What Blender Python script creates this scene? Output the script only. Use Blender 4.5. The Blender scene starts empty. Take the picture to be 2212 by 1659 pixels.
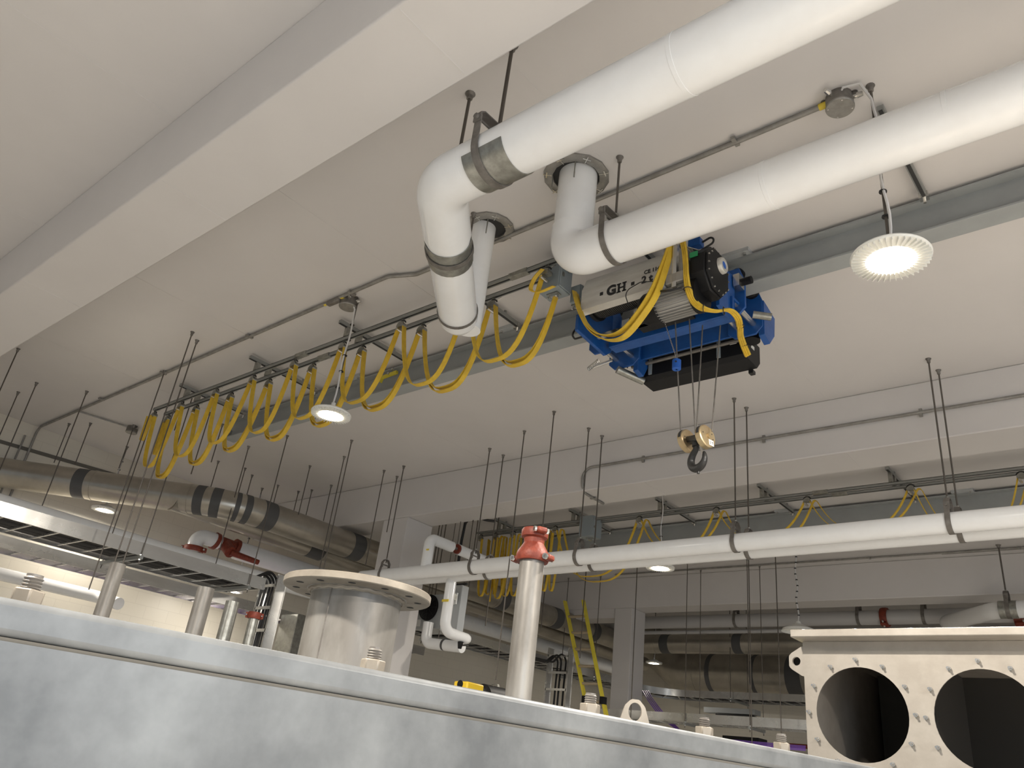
import bpy, math, random
import numpy as np
from mathutils import Vector, Matrix
random.seed(7)
C = bpy.context.scene.collection
SC = bpy.context.scene
PI = math.pi

# ------------------------------------------------------------------ camera, world, exposure
# The camera stands at the origin; z = 0 is eye level, the floor lies 1.6 m below, the ceiling 4 m above.
CX, CY = 1106.0, 829.5
_vz = np.array((1545.0 - CX, -2620.0 - CY)); _vx = np.array((-1050.0 - CX, 1400.0 - CY))
FPX = math.sqrt(-float(_vz @ _vx))
_up = np.array((_vz[0], -_vz[1], -FPX)); _up /= np.linalg.norm(_up)
_xl = np.array((_vx[0], -_vx[1], -FPX)); _xl -= (_xl @ _up) * _up; _xl /= np.linalg.norm(_xl)
RM = np.array((-_xl, np.cross(_up, -_xl), _up))          # rows: world axes in camera space
cam = bpy.data.cameras.new('camera'); camo = bpy.data.objects.new('camera', cam); C.objects.link(camo)
camo.matrix_world = Matrix([list(RM[i]) + [0] for i in range(3)] + [[0, 0, 0, 1]])
cam.sensor_fit = 'HORIZONTAL'; cam.sensor_width = 36.0; cam.lens = 36.0 * FPX / 2212.0
cam.clip_start = 0.05; cam.clip_end = 200
SC.camera = camo

SC.view_settings.view_transform = 'Standard'; SC.view_settings.look = 'None'
SC.view_settings.gamma = 1.0; SC.view_settings.use_curve_mapping = False
SC.view_settings.exposure = 0.0
w = bpy.data.worlds.new('world'); SC.world = w; w.use_nodes = True
w.node_tree.nodes['Background'].inputs[0].default_value = (0.80, 0.90, 1.0, 1)
w.node_tree.nodes['Background'].inputs[1].default_value = 0.30

def area(name, loc, size, power, col, rot=(0, 0, 0), sy=None, spread=PI):
    l = bpy.data.lights.new(name, 'AREA'); l.energy = power; l.color = col; l.size = size; l.spread = spread
    l.shape = 'DISK' if sy is None else 'RECTANGLE'
    if sy is not None: l.size_y = sy
    o = bpy.data.objects.new(name, l); C.objects.link(o); o.location = loc; o.rotation_euler = rot
    return o
WARM = (1.0, 0.925, 0.82)
# high-bay lamps of the same grid that hang outside the frame (those in view carry their own light)
for lx, ly, pw in ((-1.8, -0.6, 320), (3.9, -2.0, 480), (3.9, 3.82, 560), (-7.0, -1.4, 190), (3.9, 10.2, 110), (-0.9, 16.6, 22)):
    area('high_bay_lamp', (lx, ly, 2.8), 0.3, pw, WARM)
# daylight from the big door openings behind and to the right of the camera
area('door_daylight', (7.5, -1.0, 1.2), 4.0, 240, (0.80, 0.89, 1.0), (0, PI/2, 0), 5.0)

def ray(x, y): return RM @ np.array(((x - CX) / FPX, -(y - CY) / FPX, -1.0))
def onX(x, y, X): r = ray(x, y); return r * X / r[0]
def onY(x, y, Y): r = ray(x, y); return r * Y / r[1]
def onZ(x, y, Z): r = ray(x, y); return r * Z / r[2]
def above(x, y, p): r = ray(x, y); return float((r * (r[:2] @ np.array(p[:2])) / (r[:2] @ r[:2]))[2])

# ------------------------------------------------------------------ materials
def mat(name, col, rough=0.5, metal=0.0, noise=None, nscale=8.0, bump=0.0, bscale=60.0, stretch=None, emit=None, spec=0.5, coat=0.0):
    m = bpy.data.materials.new(name); m.use_nodes = True; nt = m.node_tree; b = nt.nodes['Principled BSDF']
    b.inputs['Base Color'].default_value = (*col, 1); b.inputs['Roughness'].default_value = rough
    b.inputs['Metallic'].default_value = metal; b.inputs['Specular IOR Level'].default_value = spec
    b.inputs['Coat Weight'].default_value = coat
    if emit: b.inputs['Emission Color'].default_value = (*emit[0], 1); b.inputs['Emission Strength'].default_value = emit[1]
    if noise or bump:
        tc = nt.nodes.new('ShaderNodeTexCoord'); mp = nt.nodes.new('ShaderNodeMapping')
        nt.links.new(tc.outputs['Object'], mp.inputs[0])
        if stretch: mp.inputs['Scale'].default_value = stretch
    if noise:
        n = nt.nodes.new('ShaderNodeTexNoise'); n.inputs['Scale'].default_value = nscale; n.inputs['Detail'].default_value = 6; n.inputs['Roughness'].default_value = 0.6
        nt.links.new(mp.outputs[0], n.inputs['Vector'])
        r = nt.nodes.new('ShaderNodeValToRGB'); r.color_ramp.elements[0].position = 0.38; r.color_ramp.elements[1].position = 0.66
        r.color_ramp.elements[0].color = (*noise, 1); r.color_ramp.elements[1].color = (*col, 1)
        nt.links.new(n.outputs[0], r.inputs[0]); nt.links.new(r.outputs[0], b.inputs['Base Color'])
        mr = nt.nodes.new('ShaderNodeMapRange'); mr.inputs['To Min'].default_value = min(1, rough + 0.12); mr.inputs['To Max'].default_value = max(0.02, rough - 0.06)
        nt.links.new(n.outputs[0], mr.inputs[0]); nt.links.new(mr.outputs[0], b.inputs['Roughness'])
    if bump:
        n2 = nt.nodes.new('ShaderNodeTexNoise'); n2.inputs['Scale'].default_value = bscale; n2.inputs['Detail'].default_value = 4
        nt.links.new(mp.outputs[0], n2.inputs['Vector'])
        bp = nt.nodes.new('ShaderNodeBump'); bp.inputs['Strength'].default_value = bump; bp.inputs['Distance'].default_value = 0.01
        nt.links.new(n2.outputs[0], bp.inputs['Height']); nt.links.new(bp.outputs[0], b.inputs['Normal'])
    return m
M = {}
M['paint'] = mat('white_epoxy_paint', (0.665, 0.642, 0.628), 0.32, noise=(0.635, 0.612, 0.598), nscale=0.8, bump=0.05, bscale=7)
M['floor'] = mat('floor_concrete', (0.60, 0.58, 0.55), 0.5, noise=(0.54, 0.52, 0.49), nscale=2)
M['pvc'] = mat('white_pipe_jacket', (0.87, 0.88, 0.885), 0.16, noise=(0.845, 0.85, 0.85), nscale=6, bump=0.02, bscale=9)
M['rod'] = mat('dark_zinc_rod', (0.13, 0.115, 0.10), 0.5, 0.6)
M['strap'] = mat('bare_steel_strap', (0.25, 0.235, 0.215), 0.5, 0.5, noise=(0.17, 0.155, 0.14), nscale=14)
M['galv'] = mat('galvanised_steel', (0.42, 0.42, 0.39), 0.35, 0.85, noise=(0.30, 0.30, 0.27), nscale=18)
M['conduit'] = mat('galvanised_conduit', (0.36, 0.35, 0.33), 0.45, 0.6, noise=(0.27, 0.26, 0.24), nscale=10)
M['strut'] = mat('strut_channel', (0.33, 0.34, 0.33), 0.42, 0.6)
M['slot'] = mat('open_channel_slot', (0.03, 0.03, 0.03), 0.8)
M['beam'] = mat('grey_painted_steel', (0.33, 0.35, 0.35), 0.45, noise=(0.30, 0.315, 0.315), nscale=3)
M['alu'] = mat('aluminium_duct_jacket', (0.52, 0.49, 0.43), 0.3, 0.88, noise=(0.36, 0.335, 0.29), nscale=1.3, bump=0.05, bscale=4)
M['tape'] = mat('black_seam_tape', (0.085, 0.085, 0.085), 0.55)
M['tray'] = mat('aluminium_tray', (0.66, 0.66, 0.64), 0.25, 0.8, noise=(0.52, 0.51, 0.49), nscale=2.5, stretch=(1, 0.3, 1))
M['yellow'] = mat('yellow_flat_cable', (0.74, 0.50, 0.045), 0.5, noise=(0.62, 0.41, 0.035), nscale=12)
M['black'] = mat('black_plastic', (0.015, 0.015, 0.016), 0.45)
M['blackm'] = mat('black_painted_metal', (0.007, 0.007, 0.008), 0.5, bump=0.1, bscale=150, spec=0.3)
M['drum'] = mat('greased_drum_rope', (0.035, 0.033, 0.03), 0.4, 0.5)
M['blue'] = mat('blue_painted_steel', (0.01, 0.09, 0.34), 0.35, noise=(0.008, 0.07, 0.27), nscale=9)
M['bluep'] = mat('blue_plastic', (0.02, 0.12, 0.5), 0.5)
M['cover'] = mat('brushed_cover_plate', (0.70, 0.69, 0.65), 0.4, 0.3, noise=(0.56, 0.54, 0.50), nscale=5, stretch=(0.5, 1, 3))
M['motor'] = mat('silver_motor_case', (0.42, 0.41, 0.39), 0.45, 0.45)
M['zinc'] = mat('bright_zinc', (0.68, 0.67, 0.64), 0.22, 0.95)
M['brass'] = mat('yellow_chromate_plate', (0.56, 0.46, 0.28), 0.38, 0.75, noise=(0.48, 0.36, 0.22), nscale=9)
M['hook'] = mat('black_forged_steel', (0.02, 0.02, 0.02), 0.42, bump=0.3, bscale=120)
M['box'] = mat('grey_enclosure', (0.27, 0.31, 0.33), 0.4)
M['panelgrey'] = mat('light_grey_enclosure', (0.42, 0.44, 0.45), 0.4)
M['white'] = mat('white_label', (0.78, 0.78, 0.76), 0.5)
M['led'] = mat('led_lens', (1, 1, 1), 0.4, emit=((1.0, 0.88, 0.70), 28))
M['fixture'] = mat('white_lamp_housing', (0.74, 0.74, 0.70), 0.4)
M['cablew'] = mat('pale_grey_cable', (0.62, 0.61, 0.60), 0.5)
M['red'] = mat('orange_red_coupling', (0.25, 0.042, 0.018), 0.5, noise=(0.17, 0.026, 0.012), nscale=25, bump=0.25, bscale=60)
M['stainless'] = mat('brushed_stainless', (0.245, 0.257, 0.262), 0.44, 0.4, noise=(0.12, 0.128, 0.135), nscale=4.0, bump=0.03, bscale=40)
M['stainless2'] = mat('warm_stainless', (0.48, 0.44, 0.385), 0.42, 0.5, noise=(0.40, 0.36, 0.31), nscale=7, bump=0.03, bscale=40)
M['pickled'] = mat('pickled_stainless_pipe', (0.33, 0.315, 0.29), 0.42, 0.45, noise=(0.20, 0.185, 0.165), nscale=7, stretch=(1, 1, 0.35), bump=0.03)
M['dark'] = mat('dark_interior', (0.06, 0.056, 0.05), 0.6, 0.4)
M['ladder'] = mat('yellow_fibreglass', (0.66, 0.56, 0.05), 0.5, noise=(0.56, 0.47, 0.04), nscale=5)
M['scaled'] = mat('tan_stained_stainless', (0.36, 0.32, 0.265), 0.45, 0.4, noise=(0.27, 0.235, 0.19), nscale=9)
M['rungs'] = mat('dirty_ladder_rung', (0.40, 0.33, 0.24), 0.5, 0.3)
M['purple'] = mat('purple_cable', (0.25, 0.12, 0.55), 0.45)
M['tagy'] = mat('yellow_tag', (0.75, 0.58, 0.06), 0.5)
M['orange'] = mat('orange_box', (0.55, 0.22, 0.06), 0.5)
M['yolk'] = mat('bright_yellow_case', (0.82, 0.55, 0.03), 0.45)
M['pipe_far'] = mat('grey_white_pipe', (0.52, 0.51, 0.50), 0.35)
M['sealant'] = mat('dark_joint_sealant', (0.14, 0.13, 0.11), 0.7)
M['green'] = mat('green_sticker', (0.02, 0.25, 0.09), 0.5)
# painted block wall: running bond joints as a bump with faintly darker mortar
m = M['block'] = mat('painted_block_wall', (0.72, 0.68, 0.59), 0.4)
nt = m.node_tree; bs = nt.nodes['Principled BSDF']; tc = nt.nodes.new('ShaderNodeTexCoord'); sp = nt.nodes.new('ShaderNodeSeparateXYZ'); cb = nt.nodes.new('ShaderNodeCombineXYZ')
ad = nt.nodes.new('ShaderNodeMath'); ad.operation = 'ADD'
nt.links.new(tc.outputs['Object'], sp.inputs[0]); nt.links.new(sp.outputs[0], ad.inputs[0]); nt.links.new(sp.outputs[1], ad.inputs[1])
nt.links.new(ad.outputs[0], cb.inputs[0]); nt.links.new(sp.outputs[2], cb.inputs[1])
br = nt.nodes.new('ShaderNodeTexBrick'); br.inputs['Scale'].default_value = 1.0; br.inputs['Brick Width'].default_value = 0.4; br.inputs['Row Height'].default_value = 0.2
br.inputs['Mortar Size'].default_value = 0.004; br.inputs['Color1'].default_value = (0.72, 0.68, 0.59, 1); br.inputs['Color2'].default_value = (0.705, 0.665, 0.577, 1); br.inputs['Mortar'].default_value = (0.64, 0.60, 0.52, 1)
nt.links.new(cb.outputs[0], br.inputs['Vector']); nt.links.new(br.outputs[0], bs.inputs['Base Color'])

# ------------------------------------------------------------------ mesh helpers
V = lambda *a: Vector(a)
def vec(p): return Vector((float(p[0]), float(p[1]), float(p[2])))
class MB:
    def __init__(s): s.v = []; s.f = []
    def add(s, vs, fs):
        k = len(s.v); s.v += [tuple(map(float, v)) for v in vs]; s.f += [tuple(i + k for i in f) for f in fs]; return s
    def box(s, c, d, R=None):
        hx, hy, hz = d[0]/2, d[1]/2, d[2]/2; R = R or Matrix.Identity(3); c = vec(c)
        vs = [c + R @ V(x, y, z) for x in (-hx, hx) for y in (-hy, hy) for z in (-hz, hz)]
        return s.add(vs, [(0,1,3,2),(4,6,7,5),(0,4,5,1),(2,3,7,6),(0,2,6,4),(1,5,7,3)])
    def span(s, a, b):
        return s.box([(a[i]+b[i])/2 for i in range(3)], [abs(b[i]-a[i]) for i in range(3)])
    def bar(s, p, q, w, h, up=(0,0,1)):
        p, q = vec(p), vec(q); d = q - p; L = d.length; d.normalize(); u = Vector(up)
        if abs(d.dot(u)) > 0.98: u = V(0, 1, 0)
        n = d.cross(u).normalized(); u = n.cross(d)
        R = Matrix((d, n, u)).transposed(); return s.box((p + q)/2, (L, w, h), R)
    def cyl(s, p, q, r, r2=None, n=16, caps=True):
        p, q = vec(p), vec(q); r2 = r if r2 is None else r2; d = (q-p).normalized()
        a = d.orthogonal().normalized(); b = d.cross(a)
        vs = []
        for c, rr in ((p, r), (q, r2)):
            vs += [c + (a*math.cos(2*PI*i/n) + b*math.sin(2*PI*i/n))*rr for i in range(n)]
        fs = [(i, (i+1) % n, n+(i+1) % n, n+i) for i in range(n)]
        if caps: fs += [tuple(range(n-1, -1, -1)), tuple(range(n, 2*n))]
        return s.add(vs, fs)
    def tube(s, pts, r, n=10, closed=False, caps=True):
        pts = [vec(p) for p in pts]; N = len(pts); rs = r if isinstance(r, (list, tuple)) else [r]*N
        T = []
        for i in range(N):
            if closed: t = pts[(i+1) % N] - pts[i-1]
            else: t = pts[min(i+1, N-1)] - pts[max(i-1, 0)]
            T.append(t.normalized())
        a = T[0].orthogonal().normalized(); vs = []
        for i in range(N):
            a = (a - T[i]*a.dot(T[i])).normalized(); b = T[i].cross(a)
            vs += [pts[i] + (a*math.cos(2*PI*k/n) + b*math.sin(2*PI*k/n))*rs[i] for k in range(n)]
        fs = []
        for i in range(N if closed else N-1):
            j = (i+1) % N
            fs += [(i*n+k, i*n+(k+1) % n, j*n+(k+1) % n, j*n+k) for k in range(n)]
        if caps and not closed: fs += [tuple(range(n-1, -1, -1)), tuple((N-1)*n+k for k in range(n))]
        return s.add(vs, fs)
    def ribbon(s, pts, wdt, t, side):
        pts = [vec(p) for p in pts]; N = len(pts); S = [Vector(x).normalized() for x in side] if isinstance(side, list) else [Vector(side).normalized()]*N
        vs = []
        for i in range(N):
            d = (pts[min(i+1, N-1)] - pts[max(i-1, 0)]).normalized(); sd = S[i]; nn = d.cross(sd).normalized()
            for u, q in ((-1,-1),(1,-1),(1,1),(-1,1)): vs.append(pts[i] + sd*u*wdt/2 + nn*q*t/2)
        fs = [(0,1,2,3), tuple((N-1)*4+k for k in (3,2,1,0))]
        for i in range(N-1): fs += [(i*4+k, i*4+4+k, i*4+4+(k+1) % 4, i*4+(k+1) % 4) for k in range(4)]
        return s.add(vs, fs)
    def lathe(s, prof, o, ax=(0,0,1), n=32):
        o = vec(o); d = Vector(ax).normalized(); a = d.orthogonal().normalized(); b = d.cross(a); vs = []
        for r, z in prof: vs += [o + d*z + (a*math.cos(2*PI*k/n) + b*math.sin(2*PI*k/n))*max(r, 1e-5) for k in range(n)]
        fs = []
        for i in range(len(prof)-1): fs += [(i*n+k, i*n+(k+1) % n, (i+1)*n+(k+1) % n, (i+1)*n+k) for k in range(n)]
        return s.add(vs, fs)
    def prism(s, poly, off):
        n = len(poly); off = Vector(off); vs = [vec(p) for p in poly]; vs += [v + off for v in vs]
        return s.add(vs, [tuple(range(n-1, -1, -1)), tuple(range(n, 2*n))] + [(i, (i+1) % n, n+(i+1) % n, n+i) for i in range(n)])
def obj(name, b, m, parent=None, bevel=0, sharp=35):
    me = bpy.data.meshes.new(name); me.from_pydata(b.v, [], b.f); me.validate(); me.update()
    import bmesh
    bm = bmesh.new(); bm.from_mesh(me); bmesh.ops.recalc_face_normals(bm, faces=bm.faces); bm.to_mesh(me); bm.free()
    me.materials.append(M[m] if isinstance(m, str) else m)
    me.shade_smooth(); me.set_sharp_from_angle(angle=math.radians(sharp))
    o = bpy.data.objects.new(name, me); C.objects.link(o)
    if parent is not None: o.parent = parent; o.matrix_parent_inverse = Matrix.Translation(parent_loc(parent)).inverted()
    if bevel:
        bv = o.modifiers.new('bevel', 'BEVEL'); bv.width = bevel; bv.segments = 2; bv.limit_method = 'ANGLE'; bv.angle_limit = math.radians(50)
    return o
LOC = {}
def parent_loc(p):
    return LOC.get(p.name, Vector((0, 0, 0)))
def thing(name, label, cat, loc=(0, 0, 0), group=None):
    o = bpy.data.objects.new(name, None); C.objects.link(o); o.location = vec(loc); o.empty_display_size = 0.05
    LOC[o.name] = vec(loc)
    o['label'] = label; o['category'] = cat
    if group: o['group'] = group
    return o
def tag(o, label, cat, group=None):
    o['label'] = label; o['category'] = cat
    if group: o['group'] = group
    return o
def struct(name, b, m, bevel=0):
    o = obj(name, b, m, bevel=bevel); o['kind'] = 'structure'; return o
def fillet(P, r, seg=8):
    P = [vec(p) for p in P]; out = [P[0]]
    for i in range(1, len(P)-1):
        a, c, b = P[i-1], P[i], P[i+1]; u = (a-c).normalized(); v = (b-c).normalized()
        ang = math.acos(max(-1, min(1, u.dot(v)))); rr = r[i-1] if isinstance(r, (list, tuple)) else r
        if ang > 3.1: out.append(c); continue
        t = rr / math.tan(ang/2); t = min(t, (a-c).length*0.49 if i > 1 else (a-c).length*0.95, (b-c).length*0.49 if i < len(P)-2 else (b-c).length*0.95)
        r2 = t*math.tan(ang/2); cen = c + (u+v).normalized()*(r2/math.sin(ang/2)); s0 = c+u*t; s1 = c+v*t
        e0 = s0-cen; e1 = s1-cen; tot = math.acos(max(-1, min(1, e0.normalized().dot(e1.normalized())))); ax = e0.cross(e1).normalized()
        for k in range(seg+1): out.append(cen + (Matrix.Rotation(tot*k/seg, 3, ax) @ e0))
    out.append(P[-1]); return out
def copy_tree(o, parent=None):
    c = o.copy(); C.objects.link(c)
    if parent is not None: c.parent = parent; c.matrix_parent_inverse = o.matrix_parent_inverse.copy()
    for ch in list(o.children): copy_tree(ch, c)
    return c
def text_curve(name, s, size, m, loc, parent, rot=(PI/2, 0, 0), ext=0.001, bold=0.0, ax='CENTER'):
    cu = bpy.data.curves.new(name, 'FONT'); cu.body = s; cu.size = size; cu.extrude = ext; cu.offset = bold; cu.align_x = ax; cu.align_y = 'CENTER'
    cu.materials.append(M[m]); o = bpy.data.objects.new(name, cu); C.objects.link(o)
    o.location = vec(loc); o.rotation_euler = rot
    return o
def text(name, s, size, m, loc, parent, rot=(PI/2, 0, 0), ext=0.001, bold=0.0, ax='CENTER'):
    t = text_curve('tmp', s, size, m, (0, 0, 0), None, (0, 0, 0), ext, bold, ax)
    me = bpy.data.meshes.new_from_object(t); me.name = name; bpy.data.objects.remove(t)
    from mathutils import Euler
    me.transform(Matrix.Translation(vec(loc)) @ Euler(rot).to_matrix().to_4x4())
    o = bpy.data.objects.new(name, me); C.objects.link(o); o.parent = parent; o.matrix_parent_inverse = Matrix.Translation(parent_loc(parent)).inverted()
    return o

# ------------------------------------------------------------------ the building
XW = -13.3; H = 4.0; FL = -1.6; ZB = 3.37
struct('floor', MB().span((XW-0.3, -9, FL-0.2), (9, 21, FL)), 'floor')
struct('ceiling', MB().span((XW-0.3, -9, H), (9, 21, H+0.25)), 'paint')
struct('wall_left', MB().span((XW-0.3, -9, FL), (XW, 21, H)), 'block')
struct('wall_far', MB().span((XW, 20.6, FL), (9, 20.9, H)), 'block')
# concrete downstand beams and their columns
for k, y0 in enumerate((-4.91, 1.48, 7.87, 14.26)):
    struct('trim_%d' % (k+1), MB().span((XW, y0, ZB), (9, y0+0.54, H)), 'paint', bevel=0.012)
struct('trim_5', MB().span((-9.62, 7.88, FL), (-9.06, 8.42, ZB)), 'paint', bevel=0.01)
struct('trim_6', MB().span((-9.40, 14.27, FL), (-8.98, 14.8, ZB)), 'paint', bevel=0.01)
# lower bulkhead strip below the third beam, left of its column, and the dark sealed joint of the end wall
struct('trim_8', MB().span((XW, 14.3, 3.18), (-9.4, 14.8, ZB)), 'paint')
struct('trim_9', MB().bar((XW+0.004, -1, 3.38), (XW+0.004, 7.6, 3.80), 0.01, 0.055), 'sealant')
# hairline joints between the ceiling planks (thin filler ridges)
jm = MB()
for x in (-2.62, -5.02, -7.45, -9.9, 0.0):
    for a, b in ((2.03, 7.86), (8.43, 14.25), (-4.3, 1.47)): jm.span((x-0.003, a, H-0.002), (x+0.003, b, H+0.001))
    jm.span((x+0.15-0.003, 1.5, ZB-0.002), (x+0.15+0.003, 2.0, ZB+0.001)); jm.span((x+0.15-0.003, 7.9, ZB-0.002), (x+0.15+0.003, 8.4, ZB+0.001))
struct('trim_7', jm, 'paint')

# ------------------------------------------------------------------ grey monorail beams
def ibeam(label, x0, x1, yc, zt, zb, b=0.17):
    t = thing('monorail_beam', label, 'steel beam', (x0, yc, zt), group='monorail beams under the ceiling')
    obj('web', MB().span((x0, yc-0.006, zb), (x1, yc+0.006, zt)), 'beam', t)
    obj('top_flange', MB().span((x0, yc-b/2, zt-0.016), (x1, yc+b/2, zt)), 'beam', t)
    obj('bottom_flange', MB().span((x0, yc-b/2, zb), (x1, yc+b/2, zb+0.018)), 'beam', t, bevel=0.003)
    obj('end_stop', MB().span((x0+0.02, yc-b/2, zb+0.02), (x0+0.05, yc+b/2, zb+0.14)), 'beam', t)
    x = x0+0.35; n = 0
    while x < x1:
        p = MB().span((x-0.13, yc-b/2-0.06, zt), (x+0.13, yc+b/2+0.06, H))
        o = obj('mounting_plate', p, 'panelgrey', t)
        for sx in (-0.09, 0.09):
            obj('bolt', MB().cyl((x+sx, yc-b/2-0.035, zt-0.02), (x+sx, yc-b/2-0.035, zt+0.002), 0.014, n=6), 'zinc', o)
        x += 2.4; n += 1
    return t
ibeam('long grey steel hoist beam carrying the blue hoist, hung close under the ceiling', -9.86, 3.5, 5.085, 3.965, 3.69)
ibeam('dark grey steel beam in the next bay behind the twin white pipes and yellow loops', -9.6, 3.5, 11.25, 3.965, 3.55, 0.18)

# ------------------------------------------------------------------ festoon rails, cross channels, trolleys, cables
def crail(label, x0, x1, y, z, joints=()):
    t = thing('festoon_rail', label, 'cable rail', (x0, y, z), group='festoon rails')
    obj('channel', MB().span((x0, y-0.022, z+0.028), (x1, y+0.022, z+0.034)).span((x0, y-0.022, z), (x0+x1-x0, y-0.018, z+0.034)).span((x0, y+0.018, z), (x1, y+0.022, z+0.034)).span((x0, y-0.02, z), (x1, y-0.011, z+0.004)).span((x0, y+0.011, z), (x1, y+0.02, z+0.004)), 'strut', t)
    obj('slot', MB().span((x0, y-0.013, z+0.006), (x1, y+0.013, z+0.010)), 'slot', t)
    for j in joints: obj('splice_sleeve', MB().span((j-0.1, y-0.028, z-0.003), (j+0.1, y+0.028, z+0.04)), 'galv', t, bevel=0.002)
    return t
YA, YB, ZR = 4.10, 4.255, 3.785
crail('nearer of the two parallel festoon rails over the spread yellow loops', -10.15, 1.5, YA, ZR, (-3.85, -6.9))
crail('farther of the two parallel festoon rails over the spread yellow loops', -10.15, 1.5, YB, ZR, (-3.65, -6.7))
YC, YD, ZR2 = 10.02, 10.17, 3.76
crail('nearer of the two festoon rails in the next bay behind the concrete beam', -9.6, 1.5, YC, ZR2, (-3.5,))
crail('farther of the two festoon rails in the next bay behind the concrete beam', -9.6, 1.5, YD, ZR2, (-3.3,))
def cross(x, y0, y1, zr, label):
    t = thing('cross_channel', label, 'support channel', (x, y0, 3.92), group='cross channels carrying the festoon rails')
    obj('channel', MB().span((x-0.021, y0, 3.925), (x+0.021, y1, 3.965)), 'strut', t)
    obj('slot', MB().span((x-0.012, y0, 3.921), (x+0.012, y1, 3.926)), 'slot', t)
    obj('end_clamp', MB().span((x-0.03, y1-0.03, 3.90), (x+0.03, y1+0.02, 3.95)).cyl((x, y1, 3.87), (x, y1, 3.93), 0.011, n=6), 'zinc', t)
    for yy in (y0+0.12, y0+0.27): obj('rail_bracket', MB().span((x-0.02, yy-0.03, zr+0.034), (x+0.02, yy+0.03, 3.922)), 'galv', t)
    for yy in (y0+0.3, y1-0.2): obj('spacer', MB().cyl((x, yy, 3.962), (x, yy, H), 0.015, n=8), 'strut', t)
    return t
where = ['at the far left end', 'second from the left end', 'right of the left lamp', 'beside the slanting white pipe', 'half hidden behind the middle white pipe', 'behind the white pipe near the right lamp']
for (x, wl) in zip((-9.35, -7.78, -6.15, -4.56, -2.88, -0.88), where):
    cross(x, YA-0.12, 4.93, ZR, 'galvanised cross channel over the festoon rails, ' + wl)
for (x, wl) in zip((-9.1, -7.5, -5.9, -4.3, -2.62), ('left of the red coupling', 'above the grey control box', 'right of the grey control box', 'left of the rod pair on the twin pipes', 'rightmost')):
    cross(x, YC-0.12, 11.1, ZR2, 'galvanised channel in the next bay, ' + wl)
def trolley():
    t = thing('festoon_trolley', '', 'cable trolley', (0, 0, 0), group='cable trolleys on the festoon rails')
    sad = [(0.035*math.sin(a), -0.022, -0.045+0.035*math.cos(a)) for a in np.linspace(-PI/2, PI/2, 9)]
    obj('saddle', MB().prism([(p[0], p[1], p[2]) for p in sad] + [(0.03, -0.022, -0.055), (-0.03, -0.022, -0.055)], (0, 0.044, 0)), 'galv', t)
    obj('clamp_bar', MB().cyl((-0.012, -0.034, -0.075), (-0.012, 0.034, -0.075), 0.011, n=10), 'zinc', t)
    obj('hanger', MB().box((0, 0, 0.006), (0.03, 0.006, 0.05)), 'galv', t)
    obj('bumper', MB().tube([(0.04*math.sin(a), 0, -0.03+0.036*math.cos(a)) for a in np.linspace(-1.2, 1.2, 7)], 0.006, 6), 'black', t)
    obj('screw', MB().cyl((0.03, 0.005, 0.0), (0.055, 0.02, 0.02), 0.003, n=6), 'zinc', t)
    return t
XA = [-10.1, -9.4, -8.58, -7.79, -7.0, -6.17, -5.29, -4.42, -3.55]
XB = [-10.02, -9.3, -8.5, -7.7, -6.88, -6.05, -5.17, -4.27]
XC = [-9.5, -9.15, -8.75, -8.4, -8.1, -7.85, -6.25, -4.98, -3.68, -2.40, -1.23]
first = trolley(); first.scale = (1.3, 1.3, 1.3); used = False
ordn = ['first', 'second', 'third', 'fourth', 'fifth', 'sixth', 'seventh', 'eighth', 'ninth', 'tenth', 'eleventh']
def puttrol(x, y, z, label):
    global used
    o = first if not used else copy_tree(first)
    used = True; o.location = (x, y, z); o['label'] = label
for i, x in enumerate(XA): puttrol(x, YA, ZR-0.03, 'small metal cable trolley, %s from the left on the nearer rail' % ordn[i])
for i, x in enumerate(XB): puttrol(x, YB, ZR-0.03, 'small metal cable trolley, %s from the left on the farther rail' % ordn[i])
for i, x in enumerate(XC): puttrol(x, YC, ZR2-0.03, 'small metal cable trolley, %s from the left in the next bay' % ordn[i])
def loop(x0, x1, y, zt, zb, lean=0.0, e=2.4, n=22, dx=0.0):
    P = []
    for i in range(n+1):
        u = -1 + 2*i/n; xm = (x0+x1)/2; hx = (x1-x0)/2
        uu = math.copysign(abs(u)**0.8, u)
        P.append((xm + hx*uu + dx*(1-u*u), y + lean*(1-u*u), zb + (zt-zb)*abs(u)**e))
    return P
def chain(label, xs, y, zt, zbs, t=0.008, wd=0.050, off=0.0, n=22, grp='yellow flat cables on the festoon rails'):
    P = []
    for i in range(len(xs)-1):
        L = loop(xs[i]+0.036, xs[i+1]-0.036, y, zt, zbs[i] - off, lean=0.02*math.sin(i*2.3), n=n)
        if P:
            xc = xs[i]; P += [(xc-0.02, y, zt+0.026), (xc, y, zt+0.034), (xc+0.02, y, zt+0.026)]
        P += L
    b = MB().ribbon(P, wd, t, (0, 1, 0)); return tag(obj('festoon_cable', b, 'yellow'), label, 'flat cable', grp)
zA = [2.98, 2.97, 3.0, 2.99, 2.98, 2.98, 2.99, 2.99]
zt = ZR - 0.085
chain('yellow flat cable looping under the nearer rail from the left end to the pipes', XA, YA, zt, [2.93, 2.96, 2.98, 2.98, 2.99, 2.98, 2.99, 3.0])
chain('upper of the two yellow flat cables looping under the farther rail', XB + [-3.49], YB, zt, [2.86, 2.93, 2.96, 2.97, 2.98, 2.98, 3.0, 3.04])
chain('lower of the two yellow flat cables looping under the farther rail', XB + [-3.49], YB+0.004, zt+0.008, [2.86, 2.93, 2.96, 2.97, 2.98, 2.98, 3.0, 3.04], off=0.035)
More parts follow.
